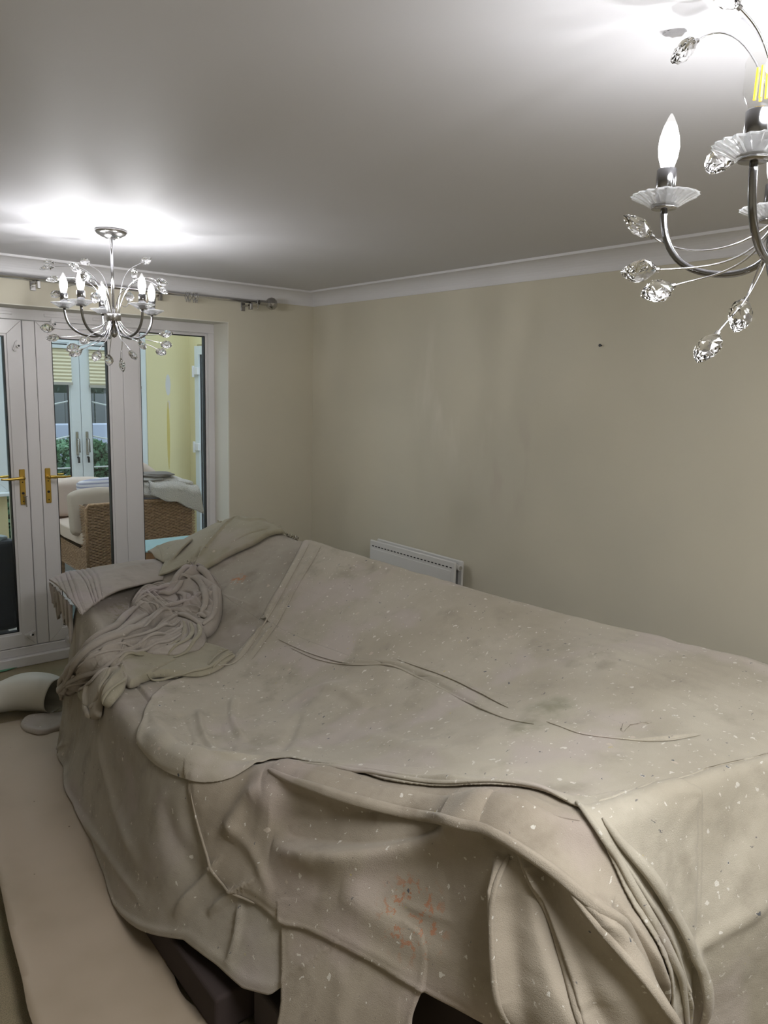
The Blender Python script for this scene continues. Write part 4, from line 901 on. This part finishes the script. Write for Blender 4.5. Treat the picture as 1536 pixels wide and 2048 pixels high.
pad('fold', [(490, 590), (505, 545), (555, 500), (640, 478), (720, 462), (790, 415), (830, 375), (870, 362), (910, 380), (960, 430), (995, 490), (1006, 560), (1000, 630), (970, 700), (920, 742), (860, 730), (790, 700), (700, 650), (610, 645), (540, 620)], MC, .060, .035, folds=[
  fold4([(640, 500), (720, 500), (800, 470), (870, 440), (930, 440)], -.030, .014, .6), fold4([(690, 520), (780, 480), (860, 410), (900, 395)], .018, .020, .8), fold4([(760, 540), (780, 570), (765, 600)], -.020, .007, 1), fold4([(800, 530), (845, 540), (850, 560), (800, 590)], -.020, .007, .7), fold4([(760, 620), (850, 600), (930, 570), (985, 540)], .016, .012, .6), fold4([(790, 650), (870, 660), (930, 690)], -.016, .008, 1), fold4([(820, 620), (900, 640), (960, 670)], .014, .010, 1), fold4([(720, 640), (800, 610), (880, 560), (960, 500)], -.014, .010, 1),
  fold4([(500, 575), (560, 590), (620, 640)], -.014, .006, 1), fold4([(520, 545), (590, 570), (650, 620)], .010, .007, 1), fold4([(550, 520), (620, 550), (680, 590), (740, 610)], -.014, .006, 1), fold4([(600, 490), (660, 500), (700, 490)], -.012, .006, 1), fold4([(580, 510), (640, 540), (720, 560)], .010, .007, 1)], par=pile, seed=44, extra=[((515, 600), (700, 655), (560, 500), (760, 600), 6), ((770, 640), (960, 700), (900, 450), (995, 560), 5)], noise=.006)
pad('fold', [(218, 1000), (235, 940), (290, 880), (370, 805), (470, 725), (560, 680), (640, 648), (720, 640), (770, 668), (860, 690), (912, 730), (918, 790), (880, 845), (800, 868), (720, 880), (610, 872), (540, 852), (470, 872), (380, 905), (320, 950), (260, 1010), (232, 1022)], MC, .070, .035, folds=[
  fold4([(400, 815), (520, 780), (620, 720), (690, 670), (760, 670)], .020, .018, .6), fold4([(530, 790), (600, 760), (670, 700), (740, 680)], -.028, .007, .8), fold4([(535, 800), (620, 800), (700, 750), (760, 700)], .016, .010, .7), fold4([(440, 860), (560, 830), (680, 790), (790, 730)], -.022, .007, 1), fold4([(470, 850), (600, 850), (720, 820), (780, 770)], .014, .008, 1), fold4([(580, 865), (700, 858), (770, 820), (800, 730)], -.020, .007, 1),
  fold4([(790, 715), (785, 780), (760, 840)], .016, .010, .5), fold4([(840, 715), (850, 770), (830, 830)], -.010, .006, 1), fold4([(812, 715), (818, 770), (800, 830)], -.008, .005, 1), fold4([(880, 730), (885, 790)], .008, .012, 1), fold4([(240, 990), (330, 900), (430, 860)], -.018, .007, 1), fold4([(240, 950), (340, 860), (440, 800)], .014, .012, 1), fold4([(300, 930), (380, 880), (500, 840)], .012, .007, 1), fold4([(560, 790), (640, 750), (700, 720)], -.01, .005, 1)], par=pile, seed=45, extra=[((450, 872), (800, 790), (420, 800), (790, 690), 8), ((260, 1000), (470, 850), (235, 950), (440, 770), 6)], noise=.006)
def surf(t, s):
    best = 0
    for tt, ss, dd in LAYERS:
        ft = (np.mod(t-tt[0], NS))/(tt[1]-tt[0]); fs = (s-ss[0])/(ss[1]-ss[0]); i, j = int(round(ft)), int(round(fs))
        if 0 <= i < len(tt) and 0 <= j < len(ss): best = max(best, dd[i, j])
    return best
def roll(pts, r, m=None, flat=.75, sink=.25, par=None, raw=False, name='fold'):
    "a rolled fold of cloth lying on whatever is already there"
    r = r/1000; ln = smoothline(pts if raw else [(x/2.4, 1000+y/2.4) for x, y in pts], len(pts)*7); C = []
    for x, y in ln:
        h, n_, idx, _ = None, None, None, None
        for k in range(40):
            h, n_, idx, _ = BV.ray_cast(Vector(CO), Vector(ray(x, y+k)).normalized())
            if h is not None: break
        if h is None: continue
        t, s = par_of(h, idx); n_ = np.array(n_); n_ = n_*(1 if n_@(CO-np.array(h)) > 0 else -1); C.append((np.array(h), n_, surf(t, s)))
    P_ = np.array([c[0] for c in C]); Nn = np.array([c[1] for c in C]); Dd = np.array([c[2] for c in C])
    for _ in range(3): Nn[1:-1] = (Nn[:-2]+Nn[1:-1]+Nn[2:])/3; Dd[1:-1] = (Dd[:-2]+Dd[1:-1]*2+Dd[2:])/4
    n = len(P_); tg = np.gradient(P_, axis=0); tg /= np.linalg.norm(tg, axis=1, keepdims=True); sd = np.cross(tg, Nn); sd /= np.linalg.norm(sd, axis=1, keepdims=True); Nn = np.cross(sd, tg)
    u_ = np.linspace(0, 1, n); tp = np.clip(np.minimum(u_, 1-u_)*5, 0, 1)**.5*.75+.25; rr_ = r*tp*(1+.12*np.sin(u_*9+r*999)); K_ = 18; V = np.zeros((K_, n, 3))
    toC = CO-P_; toC /= np.linalg.norm(toC, axis=1, keepdims=True)
    ctr_ = P_+Nn*(Dd+rr_*flat*(1-2*sink)+.002)[:, None]
    for k in range(K_):
        a = 2*math.pi*k/K_; w_ = 1+.05*np.sin(u_*23+k*1.9+r*500); V[k] = ctr_+sd*(np.cos(a)*rr_*w_)[:, None]+Nn*(np.sin(a)*rr_*flat*w_)[:, None]
    o = grid_mesh('fold', V, K_, n, m or MC, wrap=True); o.parent = par
    if par is None: loc(o, pile)
    return o
for pts, r in (([(320, 900), (400, 805), (500, 700), (580, 610), (650, 560)], 15), ([(330, 925), (420, 840), (530, 720), (620, 640), (700, 600)], 17), ([(345, 940), (380, 900), (450, 850)], 10),
    ([(870, 440), (930, 415), (985, 450), (1015, 520), (1005, 580), (970, 625)], 15), ([(830, 600), (900, 622), (960, 650), (985, 668)], 11), ([(800, 588), (880, 592), (960, 602), (1012, 622)], 12), ([(790, 572), (860, 562), (930, 532), (1005, 500)], 12), ([(865, 500), (905, 515), (885, 550), (805, 570)], 11), ([(760, 505), (820, 510), (865, 485), (900, 430)], 14),
    ([(690, 492), (760, 482), (840, 455), (895, 392), (950, 362), (1010, 395), (1048, 465), (1060, 550), (1038, 615), (990, 662)], 17),
    ([(640, 562), (700, 550), (745, 575), (770, 595)], 7), ([(635, 547), (690, 520), (750, 545), (790, 575)], 8), ([(640, 532), (700, 495), (760, 500)], 7), ([(625, 520), (680, 475), (740, 455), (800, 450)], 6), ([(690, 490), (740, 528), (800, 540)], 8),
    ([(400, 885), (470, 810), (560, 740), (660, 680), (760, 620), (835, 600)], 17), ([(400, 892), (470, 850), (560, 800), (640, 780)], 11), ([(480, 822), (560, 792), (690, 777), (800, 765), (870, 722)], 8), ([(500, 792), (620, 767), (750, 745), (860, 700), (882, 670)], 9), ([(520, 762), (620, 742), (740, 718), (840, 672), (870, 648)], 9),
    ([(430, 830), (520, 760), (600, 722), (655, 700)], 13), ([(655, 708), (720, 665), (790, 612), (840, 592), (860, 610), (825, 640), (760, 672), (690, 716)], 8), ([(390, 905), (440, 882), (520, 842), (560, 826)], 8), ([(392, 915), (440, 912), (500, 880), (545, 835)], 7)): roll(pts, r)
for pts, r in (([(432, 925), (450, 970), (478, 1010), (485, 1045)], 13), ([(540, 855), (522, 930), (492, 1000)], 11), ([(592, 900), (566, 950), (545, 992)], 8), ([(888, 655), (890, 700), (855, 748), (790, 780)], 10), ([(925, 655), (930, 705), (890, 760), (800, 795)], 10), ([(965, 665), (968, 715), (920, 770), (830, 808)], 10), ([(700, 884), (800, 872), (900, 872), (1000, 852), (1090, 795), (1125, 768)], 9), ([(1000, 838), (1050, 790), (1108, 758)], 6), ([(1022, 850), (1072, 812), (1128, 776)], 6), ([(545, 830), (600, 800), (680, 795)], 9)): roll(pts, r, ME, .6)
tag(pile, 'crumpled heap of pale dust sheet tumbling over the front of the sofa arm', 'dust sheet', 'folded dust sheets heaped at the far end')

for pts, r in (([(560, 1284), (620, 1311), (700, 1333), (790, 1341), (860, 1374), (930, 1410), (1010, 1447), (1070, 1461)], 3.6), ([(585, 1302), (640, 1325), (700, 1336), (770, 1339)], 2.6), ([(800, 1330), (880, 1360), (960, 1397), (1020, 1427)], 2.6), ([(1095, 1454), (1160, 1478), (1250, 1489), (1330, 1490), (1400, 1483)], 3.2),
    ([(622, 1096), (574, 1180), (532, 1256), (482, 1326), (430, 1350)], 4.0), ([(646, 1100), (596, 1184), (556, 1256), (506, 1326)], 3.6)):
    roll(pts, r, MD, .7, .38, par=D_, raw=True, name='seam')
for pts, r in (([(1158, 1640), (1198, 1690), (1232, 1770), (1282, 1870), (1330, 1945), (1352, 2040)], 9), ([(1195, 1650), (1240, 1712), (1292, 1795), (1342, 1875), (1374, 1930), (1380, 2040)], 12), ([(1210, 1700), (1262, 1795), (1318, 1890), (1345, 1950)], 5), ([(560, 1543), (650, 1560), (740, 1574), (830, 1588), (930, 1596), (1010, 1601), (1085, 1612), (1140, 1636)], 6)):
    roll(pts, r, MD, .8, .30, par=D_, raw=True)
for pts, r in (([(556, 1560), (640, 1580), (740, 1608), (850, 1632), (950, 1645), (1040, 1664), (1110, 1706), (1180, 1790), (1235, 1890), (1275, 1980), (1296, 2048)], 13), ([(1068, 1690), (1100, 1790), (1140, 1910), (1172, 2040)], 8), ([(1052, 1700), (1036, 1800), (1044, 1920), (1062, 2044)], 7), ([(1140, 1745), (1188, 1850), (1228, 1960), (1250, 2048)], 9), ([(392, 1582), (412, 1662), (440, 1738), (472, 1780), (520, 1806)], 4)):
    roll(pts, r, MB_, .7, .36, par=B_, raw=True)

tag(D_, 'topmost pale dust sheet spotted with white paint, spread over the seat and backrest', 'dust sheet', 'dust sheets over the sofa')

# ------------------------------------------------------------------ things on the floor
def floorpoly(name, pts, m, z, zf, step=.02, thick=.002):
    pts = np.array(pts, float)[:, :2]; x0, y0 = pts.min(0); x1, y1 = pts.max(0)
    xs = np.arange(x0-step, x1+2*step, step); ys = np.arange(y0-step, y1+2*step, step); X, Y = np.meshgrid(xs, ys, indexing='ij')
    mk = pip((X[:-1, :-1]+X[1:, 1:])/2, (Y[:-1, :-1]+Y[1:, 1:])/2, pts)
    cnt = np.zeros(X.shape, int)
    for a, b in ((0, 0), (1, 0), (0, 1), (1, 1)): cnt[a:X.shape[0]-1+a, b:X.shape[1]-1+b] += mk
    bd = (cnt > 0) & (cnt < 4); cl = np.concatenate([pts, pts[:1]])
    d, nr, _, _ = segdist(np.c_[X[bd], Y[bd]], cl[:-1], cl[1:]); X[bd] = nr[:, 0]; Y[bd] = nr[:, 1]
    Z = z+zf(X, Y); o = grid_mesh(name, np.stack([X, Y, Z], -1), *X.shape, m, mask=mk.reshape(-1))
    md = o.modifiers.new('thickness', 'SOLIDIFY'); md.thickness = thick; md.offset = -1; return o
Z0 = -.02
def fl(x, y): return P(x, y, 0)
left_edge = [fl(0, 1780), fl(20, 1880), fl(45, 1980), fl(62, 2060)]
pl_ = smoothline([p[:2] for p in [fl(-60, 1500), fl(-30, 1650)]+left_edge+[fl(120, 2200)]])
pr_ = smoothline([p[:2] for p in [fl(560, 2200), fl(490, 2060), fl(425, 2034), (P(366, 1994, 0)), fl(342, 1930), fl(325, 1870), fl(312, 1825)]])
paper_pts = np.concatenate([pl_, pr_, np.array([(1.0, 2.3), (1.3, 3.4), (1.25, 3.95), (.30, 4.02)])])
def zpaper(X, Y):
    d, nr, fr, _ = segdist(np.c_[X.ravel(), Y.ravel()], pl_[:-1], pl_[1:]); d = d.reshape(X.shape)
    return .028*np.exp(-(d/.10)**2)+.004*np.sin(X*5+Y*3)+.004*np.sin(Y*4.1-X*2)-.0
pap = floorpoly('floor_paper', paper_pts, M_paper, .003, lambda X, Y: np.maximum(zpaper(X, Y), 0), .025)
tag(pap, 'wide strip of tan protective paper rolled out across the floor beside the covered sofa', 'protective paper')
# the rolled-up end of the paper with an open mouth
ctr = [(.06, 4.10, .034), (.42, 4.13, .044), (.66, 4.15, .060), (.82, 4.15, .082), (.93, 4.12, .100), (1.02, 4.04, .104), (1.07, 3.97, .096)]
pts_ = crom(np.array(ctr), np.linspace(0, len(ctr)-1, 37)); bm = bmesh.new()
tube(bm, [(x_, y_, r_*1.0-.008) for x_, y_, r_ in pts_], [r_ for x_, y_, r_ in pts_], 28, False)
for v in bm.verts: v.co += Vector((0, 0, .006*math.sin(v.co.x*23+v.co.y*31))); v.co.z = max(v.co.z, .006)
bmesh.ops.recalc_face_normals(bm, faces=bm.faces[:]); o = bmobj('paper_roll', bm, M_conc, smooth=True); md = o.modifiers.new('t', 'SOLIDIFY'); md.thickness = .003; md.offset = -1
tag(o, 'loosely rolled end of the floor paper tapering away from its open mouth by the sofa', 'paper roll')
# small folded cloth under the roll
fp = [P(x, y, 0)[:2] for x, y in smoothline([(40, 1452), (52, 1442), (80, 1436), (118, 1430), (175, 1425), (175, 1455), (122, 1462), (84, 1473), (60, 1470), (45, 1462)], closed=True)]
fpa = np.array(fp)
def zf(X, Y):
    cl = np.concatenate([fpa, fpa[:1]]); d, _, _, _ = segdist(np.c_[X.ravel(), Y.ravel()], cl[:-1], cl[1:]); d = d.reshape(X.shape)
    return .022*np.sqrt(np.clip(1-(1-np.clip(d/.02, 0, 1))**2, 0, 1))+.006*np.sin(X*30+Y*22)
o = floorpoly('rag', fpa, MC, .008, zf, .008, .006); tag(o, 'small folded cloth lying on the paper under the roll', 'cloth')
# green edged protector sheet under the door sill
tp = [P(x, y, -.01)[:2] for x, y in [(-60, 1345), (0, 1336), (40, 1330), (60, 1318), (75, 1311), (60, 1325), (10, 1341), (-60, 1352)]]
o = floorpoly('edge_tape', tp, mat('green_tape', (.10, .30, .17), .6), -.012, lambda X, Y: 0*X, .01, .003); tag(o, 'thin green edging on the carpet along the door sill', 'edging')

# ------------------------------------------------------------------ chandeliers
rng = random.Random(4)
def crystal_mesh():
    bm = bmesh.new(); L, Wd, Tk = .064, .0225, .0145; n = 10
    prof = [(0, 0), (.10, .42), (.28, .86), (.48, 1.0), (.70, .80), (.88, .42), (1, 0)]
    rings = []
    for t, s in prof:
        if s == 0: rings.append([bm.verts.new((t*L, 0, 0))]); continue
        off = math.pi/n*(prof.index((t, s)) % 2)
        rings.append([bm.verts.new((t*L, math.cos(2*math.pi*k/n+off)*Wd*s, math.sin(2*math.pi*k/n+off)*Tk*s)) for k in range(n)])
    for a, b in zip(rings, rings[1:]):
        if len(a) == 1:
            for k in range(n): bm.faces.new((a[0], b[(k+1) % n], b[k]))
        elif len(b) == 1:
            for k in range(n): bm.faces.new((a[k], a[(k+1) % n], b[0]))
        else:
            for k in range(n): bm.faces.new((a[k], a[(k+1) % n], b[(k+1) % n])); bm.faces.new((a[k], b[(k+1) % n], b[k]))
    bmesh.ops.recalc_face_normals(bm, faces=bm.faces[:]); me = bpy.data.meshes.new('crystal'); bm.to_mesh(me); bm.free(); me.materials.append(M_crystal); return me
CRY = crystal_mesh()
def lathe_me(name, prof, m, n=24, scallop=0, smooth=True):
    bm = bmesh.new(); lathe(bm, prof, 0, 0, n, scallop); me = bpy.data.meshes.new(name); bm.to_mesh(me); bm.free(); me.materials.append(m)
    for p in me.polygons: p.use_smooth = smooth
    return me
DISH = lathe_me('drip_dish', [(.010, .000), (.024, .000), (.040, .010), (.055, .017), (.057, .019), (.053, .0205), (.038, .0155), (.022, .006), (.010, .005)], M_dish, 40, -.022, False)
CUP = lathe_me('cup', [(.0, -.002), (.021, -.002), (.021, .001), (.0, .001)], M_chromeD, 20)
SLEEVE = lathe_me('candle_sleeve', [(.0, 0), (.0165, 0), (.0165, .055), (.015, .057), (0, .057)], M_chromeX, 20)
BULB = lathe_me('bulb', [(.0, 0), (.010, .0), (.0155, .018), (.0175, .034), (.0160, .050), (.0110, .068), (.0050, .082), (.0015, .088), (0, .0885)], M_glow, 20)
CORE = lathe_me('filament', [(.0, 0), (.0042, .001), (.0048, .008), (.0048, .042), (.003, .048), (.0, .049)], M_bulb, 10)
BULBC = lathe_me('bulb', [(.0, 0), (.012, .0), (.0225, .022), (.0225, .060), (.016, .075), (.006, .082), (0, .083)], M_bulbglass, 20)
def mo(name, me, par, loc_): o = bpy.data.objects.new(name, me); COL.objects.link(o); o.parent = par; o.location = loc_; return o
def chandelier(cx, cy, angs, tips, label, unlit=()):
    R = empty('chandelier', (cx, cy, HC)); tag(R, label, 'chandelier', None)
    def put(o): o.parent = R; o.matrix_parent_inverse = Matrix.Translation((-cx, -cy, -HC)); return o
    bm = bmesh.new(); lathe(bm, [(.0, HC-.001), (.068, HC-.001), (.071, HC-.006), (.062, HC-.018), (.040, HC-.030), (.012, HC-.036), (.0, HC-.037)], cx, cy, 32); rose = put(bmobj('ceiling_rose', bm, M_chromeD, smooth=True))
    bm = bmesh.new()
    for q in range(22):
        a = q*2.399; r = .012+.036*math.sqrt(q/22); zz = HC-.040+.45*r; bmesh.ops.create_icosphere(bm, subdivisions=1, radius=.008, matrix=Matrix.Translation((cx+r*math.cos(a), cy+r*math.sin(a), zz)))
    c_ = bmobj('crystal_beads', bm, M_crystal, rose); c_['kind'] = 'stuff'
    bm = bmesh.new(); tube(bm, [(cx, cy, HC-.03), (cx, cy, 2.04)], .0065, 12); put(bmobj('rod', bm, M_chrome, smooth=True))
    bm = bmesh.new(); lathe(bm, [(.0, 2.058), (.010, 2.056), (.012, 2.040), (.030, 2.038), (.032, 2.030), (.032, 2.006), (.028, 2.002), (.012, 1.998), (.011, 1.96), (.016, 1.95), (.010, 1.935), (.0, 1.93)], cx, cy, 24); hub = put(bmobj('hub', bm, M_chromeD, smooth=True))
    for i, a in enumerate(angs):
        a = math.radians(a); ca, sa = math.cos(a), math.sin(a); f = lambda r, z: (cx+ca*r, cy+sa*r, z)
        pts = bez(f(.012, 2.00), f(.022, 1.955), f(.050, 1.930), f(.095, 1.933), 10)+bez(f(.095, 1.933), f(.165, 1.937), f(.205, 1.975), f(.205, 2.052), 14)[1:]
        bm = bmesh.new(); tube(bm, pts, .0058, 10); arm = put(bmobj('arm', bm, M_chromeX, smooth=True))
        x, y, z = f(.205, 2.052)
        mo('drip_dish', DISH, arm, Vector((x, y, z))); arm.matrix_world
        mo('cup', CUP, arm, Vector((x, y, z-.001))); mo('candle_sleeve', SLEEVE, arm, Vector((x, y, z+.005)))
        if i in unlit:
            b_ = mo('bulb', BULBC, arm, Vector((x, y, z+.062))); b_['label'] = 'unlit clear bulb with yellow filaments'
            bm = bmesh.new()
            for q in range(4):
                aa = q*math.pi/2+.4; tube(bm, [(x+.007*math.cos(aa), y+.007*math.sin(aa), z+.075), (x+.006*math.cos(aa), y+.006*math.sin(aa), z+.115)], .0022, 6)
            o = bmobj('filament', bm, M_fil, arm); o['label'] = 'yellow led filaments'; o['kind'] = 'stuff'
        else:
            mo('bulb', BULB, arm, Vector((x, y, z+.062))); mo('filament', CORE, arm, Vector((x, y, z+.066)))
    for T in tips:                         # T = (base point, tip point)
        b, t = Vector(T[0]), Vector(T[1]); d = (t-b).normalized(); rad = Vector((b.x-cx, b.y-cy, 0)); rl = rad.length; rad.normalize()
        s = Vector((cx, cy, 2.02))+rad*.022; up = b.z > 2.02
        p1 = s+Vector((0, 0, .55*(b.z-2.0)+(.07 if up else -.05)))+rad*.03
        p2 = b-d*max(.05, rl*.40)
        bm = bmesh.new(); tube(bm, bez(s, p1, p2, b, 18), .0018, 6); w_ = put(bmobj('wire', bm, M_chrome, smooth=True))
        o = bpy.data.objects.new('crystal', CRY); COL.objects.link(o); o.parent = w_
        xx = d; zz = xx.cross(Vector((rng.uniform(-1, 1), rng.uniform(-1, 1), rng.uniform(-.5, .5)))).normalized(); yy = zz.cross(xx)
        o.matrix_world = Matrix.Translation(b-d*.002) @ Matrix((xx, yy, zz)).transposed().to_4x4()
        bm = bmesh.new(); tube(bm, [b-d*.004, b+d*.006], .0042, 8); o2 = bmobj('crystal_cap', bm, M_chromeD, w_)
    return R
def fixpar(R):
    pass
CX, CY = 1.262, 3.50
DEP = float(np.dot(np.array([CX, CY, 2.05])-CO, FX))
def atd(x, y, dd):                          # point at depth dd along a photo direction
    return CO+ray(x, y)*dd
def z1(x, y): return 60+x/5.12, 450+y/5.12
far = [((240, 385), (120, 380), .10), ((235, 430), (80, 455), .0), ((520, 480), (440, 420), -.2), ((595, 400), (525, 345), .15), ((305, 545), (185, 560), -.1), ((600, 560), (560, 530), -.28), ((1140, 390), (1235, 340), .12), ((1065, 540), (1068, 490), -.25), ((1285, 560), (1390, 600), .08), ((1300, 620), (1420, 710), -.05), ((375, 590), (310, 640), .25), ((300, 680), (220, 740), .15), ((690, 690), (650, 810), -.22), ((1010, 780), (1030, 680), .26), ((240, 1060), (95, 1050), .0), ((305, 1150), (190, 1160), -.08), ((590, 1150), (550, 1190), -.26), ((500, 1240), (400, 1275), -.16), ((530, 1275), (400, 1340), -.18), ((705, 1290), (660, 1395), -.12), ((812, 1330), (805, 1420), .1), ((932, 1375), (945, 1445), .05), ((1030, 1290), (1085, 1390), -.12), ((1330, 1120), (1435, 1110), .0), ((1345, 1210), (1475, 1250), -.08), ((1305, 1275), (1380, 1325), -.14), ((1120, 1205), (1170, 1245), -.24)]
ftips = []
for a, b, dd in far:
    pa = atd(*z1(*a), DEP+dd); pb = atd(*z1(*b), DEP+dd+(.03 if dd > .05 else -.03 if dd < -.05 else 0)); ftips.append((pa, pb))
AZ = math.degrees(math.atan2(CY, CX))
chandelier(CX, CY, [AZ+13.6, AZ+92, AZ+141, AZ-144, AZ-57], ftips, 'chrome chandelier with glass leaves, wholly in view in front of the glazed doors')
NX, NY = 1.27, .552
d1 = P(1333, 392, 2.07); d2 = P(1512, 290, 2.07)
a1 = math.degrees(math.atan2(d1[1]-NY, d1[0]-NX)); a2 = math.degrees(math.atan2(d2[1]-NY, d2[0]-NX))
near = [((1380, 45), (1312, 75), 1.40), ((1392, 83), (1322, 138), 1.30), ((1478, 14), (1436, -30), 1.12), ((1303, 472), (1246, 430), 1.30), ((1312, 540), (1233, 545), 1.22), ((1345, 572), (1290, 590), 1.25), ((1492, 600), (1474, 648), 1.20), ((1434, 668), (1404, 712), 1.18), ((1462, 296), (1432, 330), 1.12)]
ntips = [(atd(*a, d_), atd(*b, d_-.01)) for a, b, d_ in near]
for k in range(13):                          # the rest of the spray, outside the frame, round the far side
    an = math.radians(-125+k*10.5+rng.uniform(-4, 4)); up = k % 2; r = rng.uniform(.20, .30); zz = rng.uniform(2.12, 2.26) if up else rng.uniform(1.80, 1.93)
    b = Vector((NX+math.cos(an)*r, NY+math.sin(an)*r, zz)); d_ = Vector((math.cos(an), math.sin(an), .1 if up else -.5)).normalized(); ntips.append((b, b+d_*.06))
gap = (a1-a2) % 360
if gap > 180: gap -= 360
sg = -1 if gap > 0 else 1
chandelier(NX, NY, [a1, a2]+[a1-sg*(-1)*(0)+(360-abs(gap))/4*k*(1 if gap > 0 else -1) for k in (1, 2, 3)], ntips, 'nearest chrome chandelier with glass leaves, cut off by the upper right edge', unlit=(1,))
